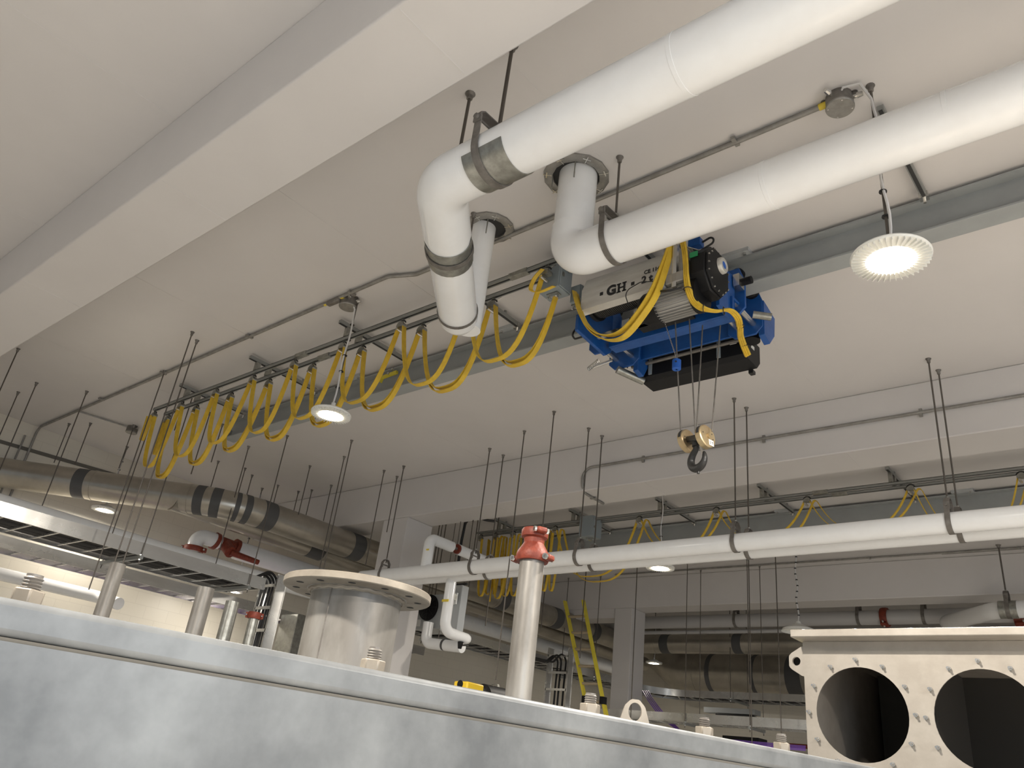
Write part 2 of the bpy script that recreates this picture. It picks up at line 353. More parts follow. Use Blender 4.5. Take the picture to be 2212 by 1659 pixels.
# spare end loops bunched at the left end
tag(obj('festoon_cable', MB().ribbon(loop(-10.19, -10.1, YA-0.03, zt, 3.35, n=14), 0.050, 0.008, (0.3, 1, 0)), 'yellow'), 'short spare yellow cable loop hanging at the left end of the nearer rail', 'flat cable', 'yellow flat cables on the festoon rails')
tag(obj('festoon_cable', MB().ribbon(loop(-10.1, -10.0, YB, zt-0.02, 3.2, n=14), 0.050, 0.008, (0.3, 1, 0)), 'yellow'), 'short spare yellow cable loop tied at the left end of the farther rail', 'flat cable', 'yellow flat cables on the festoon rails')
chain('yellow flat cable looping in the next bay behind the twin pipes and the red coupling', XC, YC, ZR2-0.085, [2.65, 2.6, 2.62, 2.65, 2.68, 2.86, 3.18, 3.24, 3.22, 3.0])
chain('second yellow flat cable looping in the next bay close behind the first', [x+0.07 for x in XC], YC+0.1, ZR2-0.085, [2.7, 2.66, 2.66, 2.6, 2.7, 2.80, 3.24, 3.18, 3.26, 3.06])
chain('third yellow flat cable, bunched behind the red coupling in the next bay', [-9.45, -9.3, -9.22, -9.05, -8.9], YD, ZR2-0.085, [2.75, 2.6, 2.7, 2.72])

# ------------------------------------------------------------------ rods and pipe hangers
def rodpart(p, zb, r, parent, m='rod'):
    rd = obj('rod', MB().cyl((p[0], p[1], zb), (p[0], p[1], H), r, n=8), m, parent)
    obj('anchor', MB().lathe([(0.001, -0.05), (r*1.9, -0.045), (r*2.0, -0.02), (r*3.2, -0.004), (r*3.2, 0.0)], (p[0], p[1], H), n=12), 'strap', parent)
def rod(top, zb, label, r=0.0075, grp='threaded rods hanging from the ceiling'):
    p = onZ(top[0], top[1], H)
    t = thing('threaded_rod', label, 'threaded rod', (p[0], p[1], H), group=grp); rodpart(p, zb, r, t)
    return p
def clevis(x, yc, zc, r, label, top=None, rr=0.0085, bw=0.045, ax='X', straight=False, style='C'):
    """strap ring round a pipe along x (or y), hung from a rod"""
    t = thing('pipe_hanger', label, 'pipe hanger', (x, yc, H), group='pipe hangers')
    R = r + 0.004; P = []
    h = R*1.55
    for a in np.linspace(-0.15*PI, 1.15*PI, 21):
        P.append((R*math.cos(a+PI) , R*math.sin(a+PI)))
    P = [(-0.028-R*0.35, h)] + [(-R*math.cos(q), R*math.sin(q)) for q in np.linspace(0.12*PI, -1.12*PI, 23)] + [(0.028+R*0.35, h)]
    f = (lambda u, v: (x, yc+u, zc+v)) if ax == 'X' else (lambda u, v: (x+u, yc, zc+v))
    sd = (1, 0, 0) if ax == 'X' else (0, 1, 0)
    if style == 'U':
        P = [(-R, 1.12*R)] + [(-R*math.cos(q), R*math.sin(q)) for q in np.linspace(0, -PI, 23)] + [(R, 1.12*R)]
        obj('strap', MB().ribbon([f(*q) for q in P], bw, 0.007, sd), 'strap', t)
        Q = [(-R-0.009, 0.86*R), (-R-0.009, 1.18*R), (-R*0.9, 1.30*R), (0, 1.34*R), (R*0.9, 1.30*R), (R+0.009, 1.18*R), (R+0.009, 0.86*R)]
        obj('yoke', MB().ribbon([f(*q) for q in Q], bw*1.15, 0.008, sd), 'strap', t)
        for s_ in (-1, 1): obj('bolt_head', MB().cyl(f(s_*(R+0.012), 1.02*R), f(s_*(R+0.028), 1.02*R), 0.017, n=12), 'strap', t)
        obj('cross_bolt', MB().cyl(f(-R, 1.02*R), f(R, 1.02*R), 0.007, n=8), 'strap', t)
        obj('nut', MB().cyl((x, yc, zc+1.34*R+0.006), (x, yc, zc+1.34*R+0.026), 0.02, n=6), 'galv', t)
        rodpart((x, yc), zc+1.30*R, rr, t)
        return t
    obj('strap', MB().ribbon([f(*q) for q in P], bw, 0.006, sd), 'strap', t)
    y = MB().ribbon([f(-0.032-R*0.35, h-0.05), f(-0.032-R*0.35, h+0.02), f(-0.03, h+0.065), f(0.03, h+0.065), f(0.032+R*0.35, h+0.02), f(0.032+R*0.35, h-0.05)], bw*1.1, 0.007, sd)
    obj('yoke', y, 'strap', t)
    obj('cross_bolt', MB().cyl(f(-0.05-R*0.35, h-0.01), f(0.05+R*0.35, h-0.01), 0.009, n=8), 'strap', t)
    zt = zc+h+0.065
    obj('nut', MB().cyl((x, yc, zt), (x, yc, zt+0.02), 0.015, n=6), 'galv', t)
    rodpart((x, yc), zt-0.04, rr, t)
    return t

# ------------------------------------------------------------------ big white pipes near the camera
R1 = 0.156; Z1 = 3.085; Y1 = 2.365
def pipe_thing(label, segs, grp=None, loc=None):
    t = thing('insulated_pipe', label, 'pipe', loc or segs[0][0], group=grp or 'white jacketed pipes')
    return t
PA = [(3.0, Y1, Z1), (-2.952, Y1, Z1), (-3.93, 3.58, 3.075), (-3.88, 3.64, H)]
t = thing('insulated_pipe', 'largest white pipe, crossing the top right and turning down beside the metal sleeves', 'pipe', PA[1], group='white jacketed pipes')
obj('pipe_run', MB().cyl((3.0, Y1, Z1), (-2.70, Y1, Z1), R1, n=48), 'pvc', t)
el = fillet([(-2.68, Y1, Z1), (-2.952, Y1, Z1), vec(PA[1]).lerp(vec(PA[2]), 0.30)], 0.26, 12)
obj('elbow', MB().tube(el, R1*1.005, 40), 'pvc', t)
a, b = vec(PA[1]).lerp(vec(PA[2]), 0.26), vec(PA[1]).lerp(vec(PA[2]), 0.96)
obj('slanted_run', MB().cyl(a, b, 0.148, n=40), 'pvc', t)
dd = (b-a).normalized()
obj('end_cap', MB().lathe([(0.150, -0.10), (0.150, 0.0), (0.142, 0.045), (0.12, 0.09), (0.07, 0.125), (0.0, 0.138)], b - dd*0.02, dd, 40), 'pvc', t)
obj('riser', MB().cyl((-3.89, 3.64, 3.02), (-3.89, 3.64, H), 0.105, n=36), 'pvc', t)
for x in (float(onY(1476, 170, Y1)[0]), 1.2): obj('jacket_seam', MB().lathe([(R1, -0.012), (R1+0.0018, -0.011), (R1+0.0018, 0.011), (R1, 0.012)], (x, Y1, Z1), (1, 0, 0), 48), 'pvc', t)
# sleeves (saddle shields) and hangers of that pipe
def shield(label, c, d, r, L, a0, a1, parent=None):
    """part-cylinder shield about axis point c direction d; angles measured in plane, 0 = down"""
    d = Vector(d).normalized(); side = d.cross(V(0, 0, 1)).normalized(); dn = side.cross(d) * -1
    if dn.z > 0: dn = -dn
    vs = []; n = 20; c = vec(c)
    for k in (0, 1):
        for s_ in (-L/2, L/2):
            for i in range(n+1):
                a = a0 + (a1-a0)*i/n; rr = r + 0.004*k
                vs.append(c + d*s_ + (dn*math.cos(a) + side*math.sin(a))*rr)
    m_ = n+1; fs = []
    for i in range(n):
        fs += [(i, i+1, m_+i+1, m_+i), (2*m_+i, 3*m_+i, 3*m_+i+1, 2*m_+i+1), (i, 2*m_+i, 2*m_+i+1, i+1), (m_+i, m_+i+1, 3*m_+i+1, 3*m_+i)]
    fs += [(0, m_, 3*m_, 2*m_), (n, 2*m_+n, 3*m_+n, m_+n)]
    return tag(obj('pipe_shield', MB().add(vs, fs), 'galv'), label, 'pipe shield', 'pipe shields')
shield('shiny curved metal shield under the hanger on the largest white pipe', (-2.49, Y1, Z1), (1, 0, 0), R1+0.002, 0.29, -1.25, 1.25)
c2 = vec(PA[1]).lerp(vec(PA[2]), 0.40)
shield('shiny metal band round the slanting white pipe just below its elbow', c2, dd, 0.152, 0.22, -2.6, 2.6)
clevis(-2.53, Y1, Z1, R1+0.006, 'steel strap hanger round the largest white pipe over the metal shield', bw=0.05, rr=0.012, style='U')
def band(label, c, d, r, wdt, rods):
    d = Vector(d).normalized(); a = d.cross(V(0, 0, 1)).normalized(); u = a.cross(d).normalized()
    t = thing('pipe_hanger', label, 'pipe hanger', c, group='pipe hangers')
    c = vec(c); P = [c + (a*math.cos(q) + u*math.sin(q))*(r+0.004) for q in np.linspace(0, 2*PI, 33)[:-1]]
    P.append(P[0]); P.append(P[1])
    obj('strap', MB().ribbon(P, wdt, 0.006, tuple(d)), 'strap', t)
    pr = c + a*(r+0.02) + u*0.02
    obj('ear', MB().box(c + u*(r+0.035), (0.04, 0.02, 0.07)), 'strap', t)
    obj('nut', MB().cyl(c + u*(r+0.04) + V(0, -0.02, 0), c + u*(r+0.04) + V(0, 0.04, 0), 0.014, n=6), 'galv', t)
    top = c + u*(r+0.05)
    rodpart((top.x, top.y), top.z-0.02, rods, t)
band('steel strap round the shiny band on the slanting pipe', c2, dd, 0.157, 0.045, 0.010)
band('narrow steel strap near the rounded end of the slanting white pipe', vec(PA[1]).lerp(vec(PA[2]), 0.90), dd, 0.149, 0.03, 0.008)
rod((1016, 203), Z1+R1, 'thick rod with a round anchor standing left of the largest pipe hanger, above the elbow', 0.011)

PB = [(-2.86, 3.54, H), (-2.86, 3.54, 3.255), (3.0, 3.54, 3.235)]
t = thing('insulated_pipe', 'white pipe dropping from the round ceiling collar and running right above the hoist', 'pipe', PB[1], group='white jacketed pipes')
el = fillet([(-2.86, 3.54, 3.5), PB[1], (-2.5, 3.54, 3.254)], 0.16, 12)
obj('riser', MB().cyl((-2.86, 3.54, 3.45), PB[0], 0.142, n=40), 'pvc', t)
obj('elbow', MB().tube(el, 0.152, 40), 'pvc', t)
obj('pipe_run', MB().cyl((-2.52, 3.54, 3.254), PB[2], 0.148, n=48), 'pvc', t)
for x in (float(onY(1665, 410, 3.54)[0]), float(onY(2055, 262, 3.54)[0]), 0.9): obj('jacket_seam', MB().lathe([(0.148, -0.012), (0.1498, -0.011), (0.1498, 0.011), (0.148, 0.012)], (x, 3.54, 3.25), (1, 0, 0), 48), 'pvc', t)
clevis(-2.50, 3.54, 3.254, 0.152, 'steel strap hanger round the second white pipe beside its elbow', bw=0.04, rr=0.0085, style='U')
def collar(label, x, y, r0, r1, tilt=0):
    t = thing('ceiling_collar', label, 'pipe collar', (x, y, H), group='ceiling collars')
    obj('ring', MB().lathe([(r0, -0.003), (r0, -0.02), (r0+0.012, -0.024), (r1-0.02, -0.024), (r1, -0.014), (r1, 0)], (x, y, H), n=14), 'conduit', t, sharp=50)
    obj('opening', MB().lathe([(0, -0.002), (r0+0.005, -0.002), (r0+0.005, 0.0)], (x, y, H), n=24), 'slot', t)
    for k in range(7):
        a = k*2*PI/7+0.3; c, s = math.cos(a), math.sin(a)
        R = Matrix.Rotation(a, 3, 'Z'); obj('tab', MB().box((x+c*(r0+r1)/2, y+s*(r0+r1)/2, H-0.027), (r1-r0, 0.006, 0.006), R).box((x+c*(r1-0.025), y+s*(r1-0.025), H-0.027), (0.008, 0.06, 0.005), R), 'zinc', t)
    for k, a in enumerate((3.9, 5.3)):
        obj('pin', MB().cyl((x+math.cos(a)*r0*0.98, y+math.sin(a)*r0*0.98, H-0.16), (x+math.cos(a)*r0, y+math.sin(a)*r0, H-0.01), 0.005, n=6), 'galv', t)
collar('grey segmented ceiling collar around the second white pipe', -2.875, 3.535, 0.175, 0.245)
collar('grey segmented ceiling collar behind the slanting white pipe', -3.83, 3.66, 0.13, 0.20)

# ------------------------------------------------------------------ ceiling conduits and junction boxes
def conduit(label, pts, r=0.016, clips=(), grp='metal conduits', m='conduit', fr=0.12, n=12):
    t = thing('conduit', label, 'conduit', pts[0], group=grp)
    obj('tube', MB().tube(fillet(pts, fr), r, n), m, t)
    for c, up in clips:
        c = vec(c); obj('clip', MB().box(c, (0.03, 0.085, 0.022) if up == 'y' else ((0.085, 0.03, 0.022) if up == 'x' else (0.03, 0.022, 0.085))), m, t)
    return t
q = [onZ(*p, 3.975) for p in ((1790, 224), (905, 592), (870, 605), (815, 607), (752, 632), (735, 641), (540, 727), (170, 888), (100, 914))]
cl = [((x, 3.80 if x > -5.1 else 3.71, 3.972), 'y') for x in (-1.75, -3.2, -5.65, -7.4, -9.3, -11.0)]
conduit('long grey conduit along the ceiling with one small bend, ending at the right junction box', [(-1.12, 3.81, 3.975), (-4.86, 3.81, 3.975), (-5.12, 3.70, 3.975), (-13.27, 3.75, 3.975), (-13.27, 3.75, 1.0)], 0.018, cl)
conduit('second grey conduit dropping down the left wall', [(-13.27, 3.62, 3.8), (-13.27, 3.60, 1.2)], 0.014)
conduit('short conduit branching across to the far left junction box', [(-11.85, 3.73, 3.978), (-11.70, 4.43, 3.978)], 0.012)
def jbox(label, x, y, r=0.085, glands=((-0.6, 0.9), (1, 0.35)), clamp=True):
    t = thing('junction_box', label, 'junction box', (x, y, H), group='round junction boxes on the ceiling')
    b = obj('body', MB().lathe([(r*0.98, -0.001), (r, -0.012), (r, -0.088), (0, -0.088)], (x, y, H), n=32), 'strap', t)
    cv = obj('cover', MB().lathe([(0, -0.098), (r*1.0, -0.098), (r*1.04, -0.094), (r*1.04, -0.084)], (x, y, H), n=32), 'conduit', t)
    for a in (0.5, 2.1, 3.6, 5.2): obj('screw', MB().cyl((x+math.cos(a)*r*0.85, y+math.sin(a)*r*0.85, H-0.101), (x+math.cos(a)*r*0.85, y+math.sin(a)*r*0.85, H-0.097), 0.005, n=8), 'zinc', cv)
    for gx, gy in glands:
        d = V(gx, gy, 0).normalized(); c = V(x, y, H-0.035)
        obj('cable_gland', MB().cyl(c+d*r*0.95, c+d*(r+0.025), 0.014, n=8).cyl(c+d*(r+0.02), c+d*(r+0.055), 0.019, 0.015, n=8), 'zinc', t)
    for s in (-1, 1): obj('ear', MB().cyl((x+s*(r+0.008), y+s*0.01, H-0.006), (x+s*(r+0.008), y+s*0.01, H), 0.02, n=12), 'strap', t)
jb = onZ(1810, 205, H)
jbox('round grey junction box near the right lamp with a yellow fitting on its conduit', jb[0], jb[1]+0.02, 0.082, ((-0.3, -1), (1, 0.1)))
jbox('round grey junction box beside the left hanging lamp rod', -5.80, 3.80, 0.085, ((1, 0.3), (0.8, -0.6)))
jbox('round grey junction box near the left wall beside a rod', -11.68, 4.50, 0.08, ((1, 0.2),))
tag(obj('yellow_fitting', MB().cyl((-1.19, 3.81, 3.975), (-1.11, 3.81, 3.975), 0.022, n=12), 'tagy'), 'small yellow conduit fitting beside the right junction box', 'conduit fitting')
t = thing('conduit_fitting', 'grey conduit elbow fitting with yellow tape beside the left round junction box', 'conduit fitting', (-5.93, 3.70, 3.97))
obj('body', MB().box((-5.92, 3.71, 3.96), (0.19, 0.055, 0.05)), 'strap', t, bevel=0.012)
for x in (-6.05, -5.79): obj('tape', MB().cyl((x-0.02, 3.71, 3.975), (x+0.02, 3.71, 3.975), 0.021, n=12), 'tagy', t)
# conduit on the face of the far concrete beam
conduit('grey conduit on the side of the concrete beam behind the hook, bending under it', [(1.5, 7.85, 3.66), (-5.78, 7.85, 3.67), (-5.78, 7.85, 3.352), (-5.78, 8.36, 3.352)], 0.017, [((x, 7.85, 3.66), 'z') for x in (-4.88, -3.33, -1.71, -0.2)] + [((-5.78, 8.12, 3.352), 'x')], fr=0.14)
conduit('conduit along the ceiling edge in the bay behind the twin pipes', [(2, 13.9, 3.975), (-9.2, 13.9, 3.975)], 0.016, [((x, 13.9, 3.97), 'y') for x in (-6.3, -4.1, -1.9)])
conduit('second thinner conduit along the ceiling edge behind the twin pipes', [(2, 13.98, 3.98), (-3.0, 13.98, 3.98)], 0.010)

# ------------------------------------------------------------------ high-bay lamps
def lamp(label, x, y, z, r=0.19, power=120, top=H, rodxy=None, boxxy=None):
    t = thing('high_bay_lamp', label, 'hanging lamp', (x, y, z), group='round hanging lamps')
    h = MB().lathe([(r*0.62, 0.0), (r*0.97, 0.012), (r, 0.022), (r*0.97, 0.032), (r*0.62, 0.04), (r*0.45, 0.075), (r*0.32, 0.085), (0, 0.085)], (x, y, z), n=48)
    hs = obj('housing', h, 'fixture', t)
    fb = MB()
    for k in range(40):
        a = k*2*PI/40; R = Matrix.Rotation(a, 3, 'Z'); fb.box((x+math.cos(a)*r*0.80, y+math.sin(a)*r*0.80, z+0.006), (r*0.34, 0.004, 0.022), R)
    obj('cooling_fins', fb, 'fixture', hs)
    obj('lens', MB().lathe([(0, -0.012), (r*0.3, -0.011), (r*0.5, -0.006), (r*0.56, 0.0), (r*0.56, 0.01)], (x, y, z), n=40), 'led', t)
    obj('eye_mount', MB().cyl((x, y, z+0.08), (x, y, z+0.13), 0.02, n=12), 'fixture', t)
    rx, ry = rodxy or (x, y)
    obj('rod', MB().cyl((x, y, z+0.12), (rx, ry, top), 0.0085, n=8), 'rod', t)
    obj('anchor', MB().lathe([(0.001, -0.05), (0.016, -0.045), (0.017, -0.02), (0.027, -0.004), (0.027, 0)], (rx, ry, top), n=12), 'strap', t)
    P = [(x+0.012+0.012*math.sin(k*0.9), y-0.012, z+0.12 + (top-0.12-z-0.12)*k/12) for k in range(13)]
    if boxxy: P += [((rx*2+boxxy[0])/3+0.02, (ry*2+boxxy[1])/3-0.06, top-0.02), (boxxy[0]+0.05, boxxy[1]-0.06, top-0.02), (boxxy[0]+0.01, boxxy[1]-0.02, top-0.04)]
    obj('supply_cable', MB().tube(P, 0.0085, 6), 'cablew', t)
    for k in range(2, 12, 2): obj('cable_tie', MB().cyl((x, y, P[k][2]-0.004), (x, y, P[k][2]+0.004), 0.022, n=10), 'black', t)
    l = bpy.data.lights.new('lamp_light', 'AREA'); l.shape = 'DISK'; l.size = r*1.0; l.energy = power; l.color = WARM
    o = bpy.data.objects.new('lamp_light', l); C.objects.link(o); o.location = (x, y, z-0.02); o.parent = t; o.matrix_parent_inverse = Matrix.Translation(vec((x, y, z))).inverted()
    return t
lamp('glowing round high bay lamp at the right, hanging below the second white pipe', -0.885, 3.83, 2.70, 0.205, 160, boxxy=(jb[0], jb[1]))
lamp('glowing round high bay lamp among the yellow loops at the left', -5.73, 3.85, 2.74, 0.185, 62, boxxy=(-5.80, 3.80))
lamp('glowing round lamp in front of the dark wall just below the twin white pipes', -5.56, 9.50, 2.76, 0.20, 95)
_q = onX(507, 1279, -12.2)
lamp('tiny lamp showing just under the nearest cable tray left of the upright ladder tray', _q[0], _q[1], _q[2], 0.13, 30)
lamp('bright round lamp low at the far left behind the silver duct', -12.67, 4.90, 2.93, 0.20, 28)
lamp('small distant lamp at the left end of the big far duct', -10.3, 17.45, 2.78, 0.2, 26)

# ------------------------------------------------------------------ twin white pipes and their hangers
def simple_pipe(name, label, P, r, m='pvc', grp='white jacketed pipes', fr=0.15, n=24, cat='pipe', seams=()):
    t = thing(name, label, cat, P[0], group=grp)
    obj('pipe_run', MB().tube(fillet(P, fr, 10), r, n), m, t)
    return t
simple_pipe('insulated_pipe', 'nearer upper of the twin white pipes crossing the lower right behind the red coupling', [(2.5, 7.41, 2.40), (-9.3, 7.41, 2.33)], 0.092)
simple_pipe('insulated_pipe', 'farther lower of the twin white pipes crossing the lower right', [(2.5, 7.68, 2.395), (-9.3, 7.68, 2.33)], 0.092)
HX = [(-1.49, 'far right'), (-3.47, 'right of the hook'), (-5.42, 'left of the small lamp'), (-7.08, 'right of the column by the white elbow')]
for hx, wl in HX:
    zz = 2.40 - 0.006*(2.5-hx)
    clevis(hx, 7.41, zz, 0.094, 'steel strap hanger on the nearer twin pipe, ' + wl, rr=0.008, bw=0.045)
    clevis(hx+0.02, 7.68, zz, 0.094, 'steel strap hanger on the farther twin pipe, ' + wl, rr=0.008, bw=0.045)
clevis(-8.82, 7.41, 2.335, 0.094, 'strap hanger on the twin pipes beside the big silver duct', rr=0.008)
# branches
r_ = onX(1008, 1196, -7.98)
t = simple_pipe('branch_pipe', 'short white branch rising from the twin pipes beside the column, with a turned elbow', [(-7.98, 7.41, 2.40), (-7.98, 7.41, 2.80), (-7.98, 7.85, 2.80)], 0.076, fr=0.09)
obj('branch_tag', MB().box((-7.95, 7.345, 2.62), (0.09, 0.01, 0.02)), 'tagy', t)
obj('bare_joint', MB().cyl((-7.98, 7.84, 2.80), (-7.98, 8.02, 2.80), 0.022, n=12), 'strap', t)
obj('red_end_ring', MB().cyl((-7.98, 7.95, 2.80), (-7.98, 7.975, 2.80), 0.070, n=20), 'red', t)
simple_pipe('branch_pipe', 'white pipe piece running back from the open joint above the twin pipes', [(-7.98, 7.98, 2.80), (-7.98, 8.95, 2.78)], 0.076)
t = simple_pipe('branch_pipe', 'white drop pipe below the twin pipes with a yellow tag and rounded elbow', [(-7.72, 7.68, 2.36), (-7.72, 7.68, 1.60), (-7.72, 8.12, 1.58)], 0.072, fr=0.14)
obj('branch_tag', MB().box((-7.70, 7.60, 1.98), (0.12, 0.01, 0.03)), 'tagy', t)
obj('end_dome', MB().lathe([(0.072, 0), (0.06, 0.04), (0.03, 0.065), (0, 0.07)], (-7.72, 8.12, 1.58), (0, 1, 0), 24), 'pvc', t)
t = thing('valve_handle', 'small dark blue valve handle under the white drop pipe elbow', 'valve', (-7.70, 8.0, 1.5))
obj('body', MB().cyl((-7.70, 8.0, 1.52), (-7.70, 8.0, 1.43), 0.04, 0.025, 8), 'blackm', t); obj('lever', MB().box((-7.66, 8.03, 1.48), (0.12, 0.07, 0.012)), 'black', t)
t = simple_pipe('branch_pipe', 'short fat white pipe with a black band, low beside the column', [(-9.0, 8.60, 1.92), (-9.0, 8.60, 1.62), (-8.25, 8.62, 1.56)], 0.08, fr=0.12)
rodpart((-8.75, 8.61), 1.68, 0.006, t)
obj('black_band', MB().cyl((-8.62, 8.61, 1.594), (-8.58, 8.61, 1.590), 0.084, n=24), 'tape', t)

# ------------------------------------------------------------------ silver ducts with black tape
def duct(label, P, r, bands=(), fr=0.5, ribs=(), n=40, grp='silver insulated ducts', seg=12):
    t = thing('insulated_duct', label, 'duct', P[0], group=grp)
    Q = fillet(P, fr, seg); obj('jacket', MB().tube(Q, r, n), 'alu', t)
    L = [0]; 
    for i in range(1, len(Q)): L.append(L[-1]+(Q[i]-Q[i-1]).length)
    def at(s):
        for i in range(1, len(Q)):
            if L[i] >= s: f = (s-L[i-1])/(L[i]-L[i-1]); return Q[i-1].lerp(Q[i], f)
        return Q[-1]
    for s, wd in bands:
        obj('tape_band', MB().tube([at(s+wd*k/4-wd/2) for k in range(5)], r+0.004, n), 'tape', t)
    for s in ribs: obj('jacket_lap', MB().tube([at(s), at(s+0.03)], r+0.006, n), 'alu', t)
    return t
D1P = [(-13.30, 3.20, 3.10), (-10.62, 5.90, 3.10), (-10.60, 16.45, 3.10)]
duct('big silver duct with black tape bands sweeping from the left edge to the column', D1P, 0.215, [(1.55, 0.17), (3.28, 0.13), (3.5, 0.13), (3.78, 0.06), (3.92, 0.09), (4.25, 0.20), (6.0, 0.24), (9.8, 0.25), (11.6, 0.25), (13.0, 0.25)], 1.3, (1.70, 3.1, 9.6, 11.4))
duct('smaller silver duct just below and behind the big taped duct', [(-11.2, 5.2, 3.04), (-11.2, 18.5, 2.93)], 0.165, [(2.6, 0.3), (5.9, 0.2), (8.4, 0.2)])
duct('silver duct running level behind the twin rods at the lower right', [(-10.31, 16.7, 3.09), (3, 16.7, 3.09)], 0.205, [(0.78, 0.22), (2.55, 0.2), (4.35, 0.22), (6.2, 0.2)], 0.4, (0.5, 2.7, 4.5))
t = duct('very large silver duct low in the far bay with a jointed elbow', [(-12.0, 19.3, 4.0), (-10.6, 19.3, 2.86), (3.0, 19.3, 2.72)], 0.46, [(2.75, 0.12), (3.9, 0.1), (4.9, 0.36), (6.0, 0.3)], 0.45, (2.3, 3.3), seg=3, grp=None)
simple_pipe('far_pipe', 'grey white pipe running level under the far concrete beam at the right', [(3, 16.0, 3.43), (-12, 16.0, 3.43)], 0.135, 'pipe_far', 'pipes in the far bay')
simple_pipe('far_pipe', 'thin pale pipe just under the grey white far pipe', [(3, 16.15, 3.24), (-12, 16.15, 3.24)], 0.04, 'pipe_far', 'pipes in the far bay')
simple_pipe('far_pipe', 'white pipe at the right edge bending back under the far concrete beam', [(3, 13.75, 3.02), (-2.3, 13.75, 3.02), (-3.35, 15.3, 3.16), (-3.35, 15.78, 3.3)], 0.125, 'pvc', 'pipes in the far bay', fr=0.5)
clevis(-2.15, 13.75, 3.02, 0.128, 'strap hanger with a wide saddle on the white pipe at the right edge', rr=0.012, bw=0.06)
tag(obj('pipe_saddle', MB().tube([(-2.27, 13.75, 3.02), (-2.03, 13.75, 3.02)], 0.131, 20), 'galv'), 'wide metal saddle on the white pipe at the right edge', 'pipe shield')
for x, wl in ((-7.5, 'left of the long rods'), (-5.0, 'right of the long rods'), (-3.85, 'near the bent white pipe')):
    clevis(x, 16.0, 3.43, 0.137, 'dark strap hanger on the grey far pipe, ' + wl, rr=0.01, bw=0.06)
def coupling(label, c, d, r, wdt=0.06, grp='orange red grooved couplings'):
    t = thing('pipe_coupling', label, 'pipe coupling', c, group=grp); c = vec(c); d = Vector(d).normalized()
    obj('housing', MB().lathe([(r, -wdt/2), (r*1.22, -wdt/2), (r*1.28, -wdt*0.2), (r*1.28, wdt*0.2), (r*1.22, wdt/2), (r, wdt/2)], c, d, 28), 'red', t)
    s = d.orthogonal().normalized()
    for k in (-1, 1):
        b = c + s*k*r*1.42; obj('bolt_pad', MB().box(b, (r*0.42,)*2 + (wdt*0.9,), Matrix((s, d.cross(s), d)).transposed()), 'red', t, bevel=r*0.08)
        u = d.cross(s); obj('bolt', MB().cyl(b-u*r*0.5, b+u*r*0.5, r*0.13, n=8), 'zinc', t)
    return t
coupling('small red coupling on the grey far pipe right of the long rods', (-4.53, 16.0, 3.43), (1, 0, 0), 0.14, 0.12)
coupling('red coupling at the right picture edge under the bent white pipe', (-2.28, 16.0, 3.40), (1, 0, 0), 0.15, 0.3)

# ------------------------------------------------------------------ white and red piping at the left
simple_pipe('insulated_pipe', 'long white pipe behind the upper left cable tray, shining under the low lamp', [(-11.0, -1.0, 2.27), (-11.0, 8.6, 2.27)], 0.10)
rod((188, 845), 2.37, 'rod left of the yellow loops, ending on the shining white pipe')
simple_pipe('insulated_pipe', 'white pipe running back from the red tee at the left', [(-11.8, 6.75, 2.75), (-11.8, 18.5, 2.75)], 0.15)
t = thing('pipe_tee', 'white elbow and red grooved tee above the left cable tray', 'pipe fitting', (-11.8, 6.1, 2.7), group=None)
obj('elbow', MB().tube(fillet([(-11.75, 6.02, 2.55), (-11.75, 6.02, 2.78), (-11.75, 6.4, 2.78)], 0.13), 0.115, 24), 'pvc', t)
obj('tee_body', MB().cyl((-11.75, 6.28, 2.78), (-11.75, 6.72, 2.76), 0.105, n=24).cyl((-11.75, 6.5, 2.78), (-11.5, 6.5, 2.62), 0.09, n=20), 'red', t)
for y in (6.33, 6.70): obj('clamp_ring', MB().cyl((-11.75, y-0.03, 2.78), (-11.75, y+0.03, 2.77), 0.135, n=24), 'red', t)
obj('valve_stem', MB().cyl((-11.5, 6.5, 2.62), (-11.42, 6.98, 2.58), 0.05, 0.04, 12), 'red', t)
coupling('red coupling under the white elbow at the left', (-11.75, 6.02, 2.56), (0, 0, 1), 0.12, 0.08)
simple_pipe('insulated_pipe', 'white pipe low on the left wall behind the bolts', [(-12.95, -1, 1.72), (-12.95, 5.35, 1.72), (-12.4, 5.45, 1.62)], 0.09)
t = thing('wall_hatch', 'grey rounded frame of a closed hatch low on the left wall', 'hatch', (-13.28, 6.9, 0.7))
obj('panel', MB().span((-13.3, 5.6, -1.6), (-13.24, 7.9, 1.42)), 'panelgrey', t, bevel=0.02)
obj('frame', MB().ribbon([(-13.22, 5.75, -1.5), (-13.22, 5.75, 1.22), (-13.22, 5.9, 1.35), (-13.22, 7.6, 1.35), (-13.22, 7.78, 1.2), (-13.22, 7.78, -1.5)], 0.05, 0.16, (1, 0, 0)), 'panelgrey', t)
for k, (x, y) in enumerate(((-11.3, 7.55), (-11.2, 8.45))):
    tag(obj('air_duct', MB().span((x, y, FL), (x+0.45, y+0.35, 1.88+0.03*k)), 'galv', bevel=0.01), ('left' if k == 0 else 'right') + ' of two square grey upright ducts behind the stub pipes', 'duct', 'square upright ducts')

